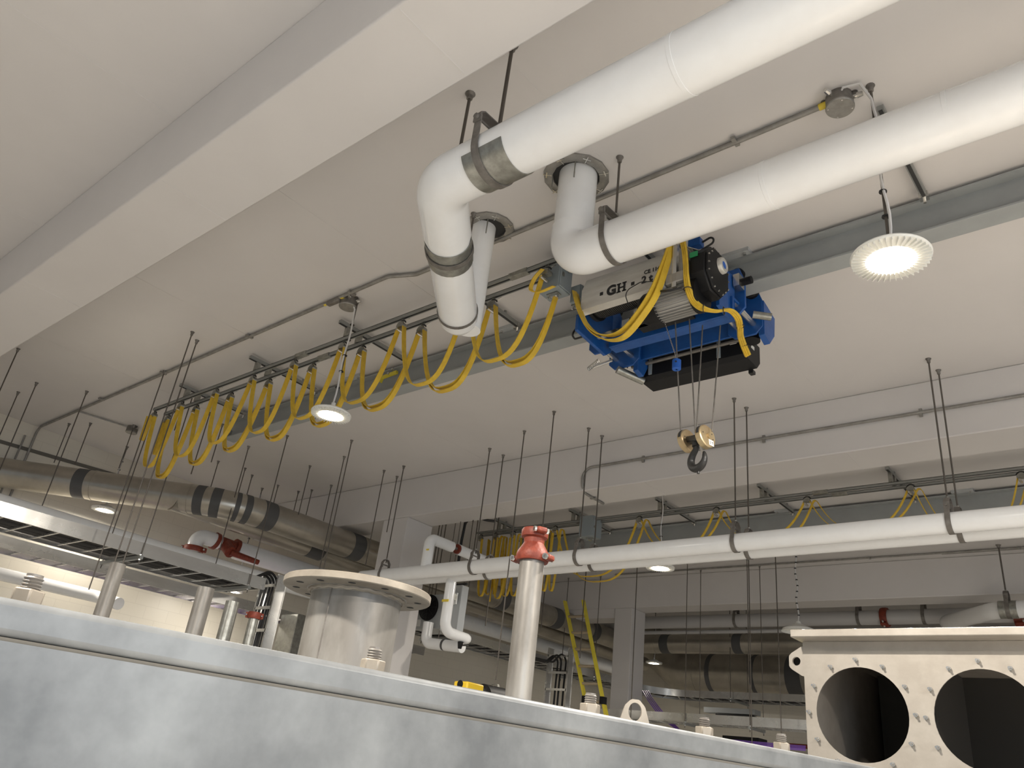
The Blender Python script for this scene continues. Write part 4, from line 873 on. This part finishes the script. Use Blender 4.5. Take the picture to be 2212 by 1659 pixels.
obj('swivel_nut', MB().cyl(hp(-0.012, 0.10), hp(-0.012, 0.16), 0.033, n=18), 'hook', KB)
obj('safety_latch', MB().bar(hp(0.026, 0.10), hp(0.052, 0.024), 0.016, 0.005, (0, 1, 0)), 'zinc', KB)
obj('hook_stud', MB().cyl(hp(0.008, -0.112), hp(0.008, -0.094), 0.010, n=10), 'hook', KB)
RT = [(1447, 640, 4.60), (1489, 690, 4.70), (1517, 715, 4.75), (1555, 705, 4.80)]
RT = [(-2.74, 4.60, 3.34), (-2.66, 4.62, 3.32), (-2.585, 4.64, 3.32), (-2.47, 4.66, 3.32)]
rb = [onY(1471, 945, HKY+0.06), onY(1502, 935, HKY+0.02), onY(1505, 925, HKY-0.05), onY(1538, 932, HKY-0.07)]
tp = [onY(1459, 700, 4.70), onY(1489, 690, 4.70), onY(1517, 715, 4.75), onY(1555, 715, 4.78)]
for k, (a, b) in enumerate(zip(tp, rb)):
    a = vec(a) + (vec(a)-vec(b)).normalized()*0.05
    tag(obj('wire_rope', MB().cyl(a, b, 0.0055, n=8), 'strap'), '%s wire rope fall between the hoist and the hook block' % ['leftmost', 'second from the left', 'third from the left', 'rightmost'][k], 'wire rope', 'wire rope falls')
wt = thing('limit_weight', 'small blue cylinder weight threaded on the left wire rope', 'limit weight', onY(1461.5, 788, 4.74))
wc = vec(onY(1461.5, 788, 4.74)); obj('body', MB().lathe([(0.008, -0.042), (0.030, -0.042), (0.034, -0.037), (0.034, 0.037), (0.030, 0.042), (0.008, 0.042)], wc, (0, 0, 1), 32), 'bluep', wt)
obj('set_screw', MB().cyl(wc+V(0.012, -0.034, 0.01), wc+V(0.014, -0.036, 0.01), 0.008, n=10), 'slot', wt)
ch = MB(); ca, cb_ = vec(onY(1435, 693, 4.66)), vec(onY(1462, 775, 4.72))
for k in range(26):
    f = k/26; c = ca.lerp(cb_, f); d = (cb_-ca).normalized(); s1 = V(1, 0, 0) if k % 2 else V(0, 1, 0); s1 = (s1-d*s1.dot(d)).normalized()
    ch.tube([c + d*0.009*math.cos(a) + s1*0.005*math.sin(a) for a in np.linspace(0, 2*PI, 9)[:-1]], 0.0016, 5, closed=True)
tag(obj('limit_chain', ch, 'zinc'), 'thin bright chain between the hoist and the blue weight', 'chain')

# grey box towed along the festoon rail, and the yellow cables to the hoist
tb = cbox('grey control box hanging beside the blue hoist under the white pipe elbow', -3.68, -3.47, 4.17, 4.34, 3.60, 3.90)
obj('hanger_bracket', MB().span((-3.62, 4.24, 3.72), (-3.53, 4.27, 3.80)), 'black', tb)
cbox('smaller grey box half hidden behind the grey control box beside the hoist', -3.50, -3.40, 4.38, 4.50, 3.56, 3.72)
def flat(label, pts, wd=0.034, t=0.009, side=(0, 1, 0), k=8, n=1, gap=0.0, grp='yellow flat cables at the hoist'):
    P = [vec(p) for p in pts]; Q = []
    for i in range(len(P)-1):
        p0, p1, p2, p3 = P[max(i-1, 0)], P[i], P[i+1], P[min(i+2, len(P)-1)]
        for j in range(k):
            t_ = j/k; Q.append(0.5*((2*p1)+(p2-p0)*t_+(2*p0-5*p1+4*p2-p3)*t_**2+(3*p1-p0-3*p2+p3)*t_**3))
    Q.append(P[-1]); return tag(obj('flat_cable', MB().ribbon(Q, wd, t, side), 'yellow'), label, 'flat cable', grp)
g_ = lambda x, y, Y: onY(1150+x*0.22604, 480+y*0.22604, Y)
flat('upper yellow cable loop hanging from the grey control box in front of the hoist motor', [g_(402, 660, 4.28), g_(430, 780, 4.22), g_(490, 930, 4.16), g_(600, 1050, 4.12), g_(740, 1085, 4.10), g_(880, 1020, 4.08), g_(1030, 840, 4.08), g_(1150, 640, 4.10), g_(1250, 400, 4.14), g_(1325, 195, 4.18)], side=(0.25, 1, 0.1), wd=0.048)
flat('lower yellow cable loop hanging from the grey control box in front of the hoist motor', [g_(415, 680, 4.30), g_(450, 830, 4.24), g_(530, 1000, 4.18), g_(640, 1100, 4.14), g_(770, 1130, 4.12), g_(900, 1080, 4.10), g_(1060, 890, 4.10), g_(1190, 680, 4.12), g_(1280, 420, 4.16), g_(1340, 200, 4.20)], side=(0.25, 1, 0.1), wd=0.055)
bun = [(1425, 150, 4.22), (1450, 250, 4.20), (1465, 400, 4.18), (1470, 520, 4.17), (1490, 640, 4.19), (1545, 760, 4.25), (1640, 830, 4.30), (1760, 850, 4.40), (1880, 840, 4.52), (1960, 910, 4.66), (1985, 1010, 4.82), (1990, 1090, 5.0), (2020, 1180, 5.2), (2060, 1275, 5.33)]
for k, nm in enumerate(('outer', 'middle', 'inner')):
    flat('%s of the three tied yellow cables running down over the black gearbox' % nm, [vec(g_(x+ (k-1)*16, y-(k-1)*9, Y)) for x, y, Y in bun], wd=0.02, t=0.014, side=(0.5, 0.5, 0.7))
for (x, y, Y, d) in ((1485, 640, 4.19, (0, 0, 1)), (1640, 828, 4.30, (1, 0.3, -0.1)), (1830, 845, 4.46, (1, 0.3, 0)), (1988, 1000, 4.80, (0.2, 0.2, -1)), (2035, 1190, 5.22, (0.2, 0.2, -1))):
    c = vec(g_(x, y, Y)); d = Vector(d).normalized(); tie = MB(); a = d.orthogonal().normalized(); b = d.cross(a)
    tie.tube([c + (a*math.cos(q) + b*math.sin(q))*0.029 for q in np.linspace(0, 2*PI, 17)[:-1]], 0.0035, 5, closed=True); obj('cable_tie', tie, 'black', HB)
# loop hanging off the end trolley beside the box
flat('short twisted yellow cable end looped from the last trolley to the grey control box', [(-3.55, 4.05, 3.72), (-3.62, 4.04, 3.64), (-3.66, 4.06, 3.56), (-3.60, 4.10, 3.54), (-3.50, 4.16, 3.60)], wd=0.036, side=(0.4, 1, 0.2))

# ------------------------------------------------------------------ foreground stainless tank (close to the lens)
P0 = V(-1.08, 0.34, 0.12); TU = V(0.196, 0.981, 0).normalized(); TN = V(TU.y, -TU.x, 0)
def tk(u, n_, z): return P0 + TU*u - TN*n_ + V(0, 0, z)          # u along the edge, n_ inwards, z above the lid top
def tbox(mb, u0, u1, n0, n1, z0, z1):
    R = Matrix((TU, TN*-1, V(0, 0, 1))).transposed(); c = tk((u0+u1)/2, (n0+n1)/2, (z0+z1)/2); return mb.box(c, (u1-u0, n1-n0, z1-z0), R)
TK = thing('stainless_tank', 'big stainless steel tank filling the bottom left, its lid edge crossing the frame', 'tank', tk(0.5, 1, -1.7))
obj('lid', tbox(MB(), -2.0, 2.85, 0.0, 2.5, -0.043, 0.0), 'stainless', TK, bevel=0.009)
obj('gasket', tbox(MB(), -2.0, 2.85, 0.006, 0.08, -0.0475, -0.0432), 'sealant', TK)
obj('body', tbox(MB(), -2.0, 2.85, 0.003, 2.48, -1.72, -0.0476), 'stainless', TK)
def bolt(u, n_, label, s=1.0):
    t = thing('lid_bolt', label, 'bolt', tk(u, n_, 0), group='bolts along the tank lid'); c = tk(u, n_, 0)
    obj('nut', MB().cyl(c+V(0, 0, 0.0), c+V(0, 0, 0.018*s), 0.020*s, n=6), 'scaled', t, bevel=0.002)
    obj('thread', MB().lathe([(0.011*s, 0.018*s)] + [((0.012 if k % 2 else 0.010)*s, (0.018+0.002*k)*s) for k in range(9)] + [(0.010*s, 0.037*s), (0, 0.037*s)], c, (0, 0, 1), 20), 'strap', t)
for u, wl in ((0.03, 'leftmost, blurred, at the left edge'), (0.53, 'under the big flanged nozzle'), (1.01, 'beside the foot of the yellow ladder'), (1.35, 'right of the lifting lug'), (1.63, 'rightmost, before the far tank')):
    bolt(u, 0.045, 'hex nut and stud on the tank lid, ' + wl, 1.0)
lg = thing('lifting_lug', 'rounded stainless lifting lug with an oval hole standing on the tank lid', 'lifting lug', tk(1.14, 0.05, 0))
def lugplate(c, U, W, hw0, hw1, h, r0, th, hc_):
    """trapezoid plate with round top corners and a hole; U across, W up, th thickness vector"""
    out = [c - U*hw0, c - U*hw1 + W*(h-0.012), c - U*(hw1-0.012) + W*h, c + U*(hw1-0.012) + W*h, c + U*hw1 + W*(h-0.012), c + U*hw0]
    N = 36; hole = [c + W*hc_ + (U*math.cos(a)*r0[0] + W*math.sin(a)*r0[1]) for a in [2*PI*k/N for k in range(N)]]
    ring = []
    cc = c + W*hc_; m_ = len(out)
    for a in [2*PI*k/N for k in range(N)]:                            # outer point hit by the same direction
        d = U*math.cos(a)*r0[0] + W*math.sin(a)*r0[1]; best = None
        for i in range(m_):
            A, B = out[i]-cc, out[(i+1) % m_]-cc; ax, ay, bx, by = A.dot(U), A.dot(W), B.dot(U), B.dot(W); dx, dy = d.dot(U), d.dot(W)
            den = dx*(by-ay)-dy*(bx-ax)
            if abs(den) < 1e-12: continue
            t_ = (ax*(by-ay)-ay*(bx-ax))/den; s_q = (ax*dy-ay*dx)/den
            if t_ > 0 and -1e-6 <= s_q <= 1+1e-6 and (best is None or t_ < best): best = t_
        ring.append(cc + d*best)
    vs = ring + hole + [p+th for p in ring] + [p+th for p in hole]; fs = []
    for k in range(N):
        j = (k+1) % N; fs += [(k, j, N+j, N+k), (2*N+k, 3*N+k, 3*N+j, 2*N+j), (N+k, N+j, 3*N+j, 3*N+k), (k, 2*N+k, 2*N+j, j)]
    return MB().add(vs, fs)
lc = tk(1.14, 0.05, -0.002); obj('plate', lugplate(lc, V(0.72, 0.69, 0), V(0, 0, 1), 0.031, 0.020, 0.046, (0.0135, 0.017), V(0.69, -0.72, 0)*-0.008, 0.023), 'scaled', lg)
# flanged nozzle
NZ = V(-2.34, 1.86, 0.0)
nz = thing('flanged_nozzle', 'wide flanged stainless nozzle standing on the tank lid with bolt holes', 'nozzle', (NZ.x, NZ.y, 0.12))
obj('neck', MB().lathe([(0.163, 0.12), (0.163, 0.505), (0.172, 0.515), (0.182, 0.520)], (NZ.x, NZ.y, 0), n=64), 'pickled', nz)
fl = MB(); NB = 12; ro, ri, zb_, zt_ = 0.268, 0.150, 0.520, 0.546
N = 96; hs = [(NZ.x+0.222*math.cos(2*PI*(k+0.5)/NB), NZ.y+0.222*math.sin(2*PI*(k+0.5)/NB)) for k in range(NB)]
fl.lathe([(ri, zb_), (ro-0.003, zb_), (ro, zb_+0.003), (ro, zt_-0.003), (ro-0.003, zt_), (ri, zt_), (ri, zb_)], (NZ.x, NZ.y, 0), n=N)
fo = obj('flange', fl, 'scaled', nz)
cut = MB()
for hxx, hyy in hs: cut.cyl((hxx, hyy, zb_-0.02), (hxx, hyy, zt_+0.02), 0.014, n=20)
obj('bolt_hole_rim', MB().add([], []) if False else (lambda b: [b.lathe([(0.0, 0.0), (0.0135, 0.0)], (a, c, zb_-0.0006), n=20) for a, c in hs] and b)(MB()), 'slot', fo)
obj('weld_bead', MB().tube([(NZ.x+0.170*math.cos(a), NZ.y+0.170*math.sin(a), 0.514+0.002*math.sin(a*23)) for a in np.linspace(0, 2*PI, 97)[:-1]], 0.008, 8, closed=True), 'scaled', nz)
obj('seam_weld', MB().bar((NZ.x+0.1635*math.cos(-1.25), NZ.y+0.1635*math.sin(-1.25), 0.12), (NZ.x+0.1635*math.cos(-1.25), NZ.y+0.1635*math.sin(-1.25), 0.51), 0.004, 0.004), 'strap', nz)
# pipe with the red grooved coupling on the tank
RP = V(-2.27, 2.75, 0)
rp = thing('stub_pipe', 'upright stainless pipe rising from the tank below the orange red reducer', 'pipe', (RP.x, RP.y, 0.12))
obj('tube', MB().cyl((RP.x, RP.y, 0.12), (RP.x, RP.y, 0.895), 0.056, n=48), 'pickled', rp)
rc = thing('pipe_coupling', 'orange red grooved reducing coupling on top of the upright pipe in the middle', 'pipe coupling', (RP.x, RP.y, 0.9), group='orange red grooved couplings')
obj('lower_housing', MB().lathe([(0.057, -0.03), (0.071, -0.03), (0.075, -0.02), (0.075, 0.0), (0.070, 0.015), (0.052, 0.045), (0.046, 0.055)], (RP.x, RP.y, 0.90), n=40), 'red', rc)
obj('upper_housing', MB().lathe([(0.046, 0.05), (0.048, 0.075), (0.060, 0.082), (0.062, 0.092), (0.062, 0.112), (0.057, 0.120), (0.050, 0.122), (0.040, 0.122), (0.040, 0.10)], (RP.x, RP.y, 0.90), n=40), 'red', rc)
for zc, rr, aa in ((0.885, 0.088, (0.1, 0.1+PI)), (1.003, 0.072, (-0.5, -0.5+PI))):
    for a in aa:
        c = V(RP.x+rr*math.cos(a), RP.y+rr*math.sin(a), zc); R = Matrix.Rotation(a, 3, 'Z')
        obj('bolt_pad', MB().box(c, (0.036, 0.05, 0.026), R), 'red', rc, bevel=0.008)
        d = V(-math.sin(a), math.cos(a), 0); obj('bolt', MB().cyl(c-d*0.036, c+d*0.036, 0.0085, n=12).cyl(c-d*0.036, c-d*0.026, 0.0135, n=16).cyl(c+d*0.026, c+d*0.036, 0.0135, n=6), 'zinc', rc)
# more stub pipes beyond the tank
for (x, y, dist, r, lb, m_) in ((256, 1218, 6.9, 0.057, 'upright bare stub pipe behind the left rods, leftmost of the stub pipes', 'pickled'), (446, 1270, 6.4, 0.060, 'upright stub pipe with a pale left side, in front of the square grey ducts', 'pickled'),
    (503, 1300, 9.0, 0.07, 'darker upright stub pipe left of the upright ladder tray', 'galv'), (550, 1330, 9.6, 0.055, 'short stub pipe under a red coupling behind the upright ladder tray', 'galv')):
    r0 = ray(x, y); p = r0/np.linalg.norm(r0)*dist
    t = thing('stub_pipe', lb, 'pipe', (p[0], p[1], FL)); obj('tube', MB().cyl((p[0], p[1], FL), (p[0], p[1], p[2]), r, n=32), m_, t)
    if r == 0.055: coupling('red coupling on the short stub pipe behind the upright ladder tray', (p[0], p[1], p[2]), (0, 0, 1), 0.06, 0.07)
vs_ = thing('process_vessel', 'low grey steel vessel behind the tank lid, under the yellow tool case', 'vessel', (-4.9, 6.5, FL))
obj('shell', MB().span((-5.9, 5.9, FL), (-4.2, 7.3, 0.0)), 'panelgrey', vs_, bevel=0.03)
# things peeking over the lid: yellow case, black drum, red capped hanger
p = onY(1012, 1478, 6.2); cs = thing('tool_case', 'bright yellow tool case peeking over the tank lid, left of the red coupling pipe', 'case', (p[0], p[1], 0.2))
obj('case', MB().span((p[0]-0.11, 6.1, 0.0), (p[0]+0.08, 6.35, p[2]+0.015)), 'yolk', cs, bevel=0.015)
obj('badge', MB().lathe([(0.0, 0), (0.04, 0)], (p[0]-0.02, 6.098, p[2]-0.015), (0, -1, 0.0), 20), 'blackm', cs)
p = onY(1042, 1492, 6.6); dm = thing('motor_drum', 'round black motor end with a silver stripe peeking over the tank lid', 'motor', (p[0], p[1], 0))
obj('body', MB().cyl((p[0], 6.6, p[2]-0.08), (p[0]+0.02, 6.9, p[2]-0.08), 0.15, n=36), 'blackm', dm); obj('stripe', MB().cyl((p[0]-0.01, 6.68, p[2]-0.08), (p[0], 6.72, p[2]-0.08), 0.154, n=36), 'zinc', dm)
obj('eye', MB().cyl((p[0]+0.01, 6.56, p[2]-0.0), (p[0]+0.01, 6.62, p[2]-0.0), 0.03, n=14), 'zinc', dm)
pc = onZ(1133, 931, H); zc = above(1082, 1478, pc)
ck = thing('pipe_hanger', 'open loop hanger at the foot of the long middle rod, near the red coupling pipe', 'pipe hanger', (pc[0], pc[1], zc), group='pipe hangers')
obj('strap', MB().ribbon([(pc[0]-0.085, pc[1], zc-0.30), (pc[0]-0.085, pc[1], zc-0.10), (pc[0]-0.045, pc[1], zc-0.01), (pc[0], pc[1], zc), (pc[0]+0.045, pc[1], zc-0.01), (pc[0]+0.075, pc[1], zc-0.10), (pc[0]+0.075, pc[1], zc-0.30)], 0.035, 0.005, (0, 1, 0)), 'galv', ck)
tag(obj('capped_pipe', MB().cyl((pc[0]-0.25, pc[1]+0.02, zc-0.20), (pc[0]+0.30, pc[1]+0.02, zc-0.20), 0.07, n=24), 'red'), 'dull red pipe end held in the open loop hanger beside the red coupling pipe', 'pipe')

# ------------------------------------------------------------------ stainless box with the big round openings, lower right
BX0, BY, BZ = -1.335, 3.50, 0.655
sb = thing('stainless_box', 'stainless steel box with large round openings at the lower right corner', 'machine housing', (BX0, BY, FL))
def holed(x0, cells, w, y, z1, z0, r, cz, th):
    b = MB(); N = 48
    for k in range(cells):
        cx = x0 + w*(k+0.5); hw = w/2; ring = []; hole = []
        for q in range(N):
            a = 2*PI*(q+0.5)/N; ca_, sa = math.cos(a), math.sin(a); t_ = min(hw/abs(ca_) if abs(ca_) > 1e-9 else 1e9, ((z1-cz) if sa > 0 else (cz-z0))/abs(sa) if abs(sa) > 1e-9 else 1e9)
            ring.append((cx+ca_*t_, cz+sa*t_)); hole.append((cx+ca_*r, cz+sa*r))
        vs = [(u, y, v) for u, v in ring] + [(u, y, v) for u, v in hole] + [(u, y+th, v) for u, v in ring] + [(u, y+th, v) for u, v in hole]; fs = []
        for q in range(N):
            j = (q+1) % N; fs += [(q, j, N+j, N+q), (2*N+q, 3*N+q, 3*N+j, 2*N+j), (N+q, N+j, 3*N+j, 3*N+q)]
        b.add(vs, fs)
        for (sx, sz) in ((1, 1), (-1, 1), (1, -1), (-1, -1)):       # corner gaps between clipped rays
            zz = z1 if sz > 0 else z0; pts = [(u, v) for u, v in ring if abs(u-(cx+sx*hw)) < 1e-6 and (v-cz)*sz > 0]; p2 = [(u, v) for u, v in ring if abs(v-zz) < 1e-6 and (u-cx)*sx > 0]
            if pts and p2:
                a1 = max(pts, key=lambda p: (p[1]-cz)*sz); a2 = max(p2, key=lambda p: (p[0]-cx)*sx); cr = (cx+sx*hw, zz)
                b.add([(a1[0], y, a1[1]), (cr[0], y, cr[1]), (a2[0], y, a2[1])], [(0, 1, 2)])
    return b
FX = -1.115-0.2225
fp = obj('front_plate', holed(FX, 4, 0.445, BY, BZ, -0.10, 0.178, 0.376, 0.006), 'stainless2', sb)
obj('front_skirt', MB().span((FX, BY, FL), (FX+1.78, BY+0.006, -0.10)), 'stainless2', sb)
obj('side_wall', MB().span((FX, BY+0.006, FL), (FX+0.006, BY+1.3, BZ)), 'stainless2', sb)
obj('back_wall', MB().span((FX, BY+1.3, FL), (FX+1.78, BY+1.306, BZ)), 'stainless2', sb)
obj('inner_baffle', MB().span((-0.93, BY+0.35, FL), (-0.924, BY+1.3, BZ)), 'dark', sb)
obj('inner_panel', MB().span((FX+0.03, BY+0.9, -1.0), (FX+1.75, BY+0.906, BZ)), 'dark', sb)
obj('lid_plate', MB().span((-1.352, BY-0.10, BZ+0.001), (FX+1.86, BY+1.36, BZ+0.032)), 'stainless2', sb, bevel=0.004)
for k in range(6):
    x = -1.32 + k*0.215; obj('lid_bolt', MB().cyl((x, BY-0.035, BZ+0.032), (x, BY-0.035, BZ+0.044), 0.011, n=6), 'zinc', sb)
for k in range(2):
    cx = FX + 0.445*(k+0.5)
    for q in range(12):
        a = 2*PI*(q+0.5)/12 + 0.28*(1 if k == 0 else 1); c = V(cx+0.205*math.cos(a), BY, 0.376+0.205*math.sin(a))
        st = obj('stud', MB().cyl(c+V(0, -0.034, 0), c+V(0, 0, 0), 0.0045, n=8), 'zinc', sb); obj('stud_nut', MB().cyl(c+V(0, -0.012, 0), c+V(0, -0.001, 0), 0.0085, n=6), 'zinc', st)
lg2 = lugplate(V(FX+0.004, BY+0.002, 0.575), V(0, 0, -1), V(-1, 0, 0), 0.068, 0.034, 0.068, (0.018, 0.018), V(0, 0.012, 0), 0.036)
obj('lifting_lug', lg2, 'stainless2', sb)
obj('yellow_tag', MB().span((-1.42, BY+0.10, 0.612), (-1.36, BY+0.104, 0.624)), 'tagy', sb)
lw = thing('hanging_lamp_head', 'small grey lamp head hanging just above the left corner of the stainless box', 'lamp head', (-1.42, 3.7, 0.8))
p = onY(1712, 1362, 3.95); q0 = onZ(1716, 1225, H)
# its cable hangs from the ceiling edge far behind; the head sits behind the box lid
pf = onY(1725, 1362, 12.6)
lw.location = (pf[0], pf[1], pf[2]); LOC[lw.name] = vec(lw.location)
obj('head', MB().lathe([(0.26, -0.02), (0.24, 0.02), (0.12, 0.07), (0.05, 0.10), (0.03, 0.14)], vec(pf), n=28), 'fixture', lw)
cb2 = [vec(pf)+V(0.015*math.sin(k*1.3), 0, 0.14+(H-0.16-pf[2])*k/14) for k in range(15)]
obj('supply_cable', MB().tube(cb2 + [vec((pf[0]-0.2, 12.9, H-0.03)), vec((pf[0]-0.55, 13.2, H-0.02))], 0.012, 6), 'cablew', lw)
for k in range(1, 14, 1): obj('cable_tie', MB().cyl(cb2[k]-V(0, 0, 0.008), cb2[k]+V(0, 0, 0.008), 0.018, n=8), 'black', lw)
# loose purple cables and a dark machine under the far trays
for k in range(4):
    A = [onY(1388+k*4, 1492, 15.2), onY(1405+k*4, 1520, 14.3), onY(1440+k*4, 1560, 14.2), onY(1500, 1590+k*2, 14.1), onY(1600, 1600+k*3, 14.1), onY(1740, 1612+k*3, 14.1)]
    Q = []
    P_ = [vec(a) for a in A]
    for i in range(5):
        p0, p1, p2, p3 = P_[max(i-1, 0)], P_[i], P_[i+1], P_[min(i+2, 5)]
        for j in range(6): t_ = j/6; Q.append(0.5*((2*p1)+(p2-p0)*t_+(2*p0-5*p1+4*p2-p3)*t_**2+(3*p1-p0-3*p2+p3)*t_**3))
    tag(obj('data_cable', MB().tube(Q + [P_[-1]], 0.010, 6), 'purple'), NTH[k] + ' loose purple cable from the top, sagging below the lowest right cable tray', 'cable', 'purple cables below the lowest right tray')
for k, (x0, x1, y0, y1, Y, m_, nm, lb, ct) in enumerate(((1560, 1640, 1588, 1660, 15.5, 'blackm', 'equipment_cabinet', 'black cabinet standing under the lowest right cable tray', 'cabinet'),
    (1545, 1620, 1540, 1556, 18.0, 'black', 'wall_vent', 'dark slotted vent between the far cable trays', 'vent'))):
    a, b = onY(x0, y0, Y), onY(x1, y1, Y)
    t = thing(nm, lb, ct, (a[0], Y, b[2])); obj('case', MB().span((a[0], Y, FL if k == 0 else b[2]), (b[0], Y+0.4, a[2])), m_, t, bevel=0.01)
    if k == 1: obj('frame', MB().span((a[0]-0.3, Y+0.02, b[2]-0.1), (b[0]+0.1, Y+0.35, b[2]-0.01)).span((a[0]-0.3, Y+0.02, a[2]+0.01), (b[0]+0.1, Y+0.35, a[2]+0.12)), 'panelgrey', t)
a = onY(1640, 1605, 19.5)
tag(obj('fire_pipe', MB().tube(fillet([(a[0], 20.3, -0.5), (a[0], 20.3, a[2]*20.3/19.5), (a[0]+9, 20.3, a[2]*20.3/19.5)], 0.1), 0.05, 12), 'red'), 'thin dark red pipe bending along the far wall under the trays', 'pipe')
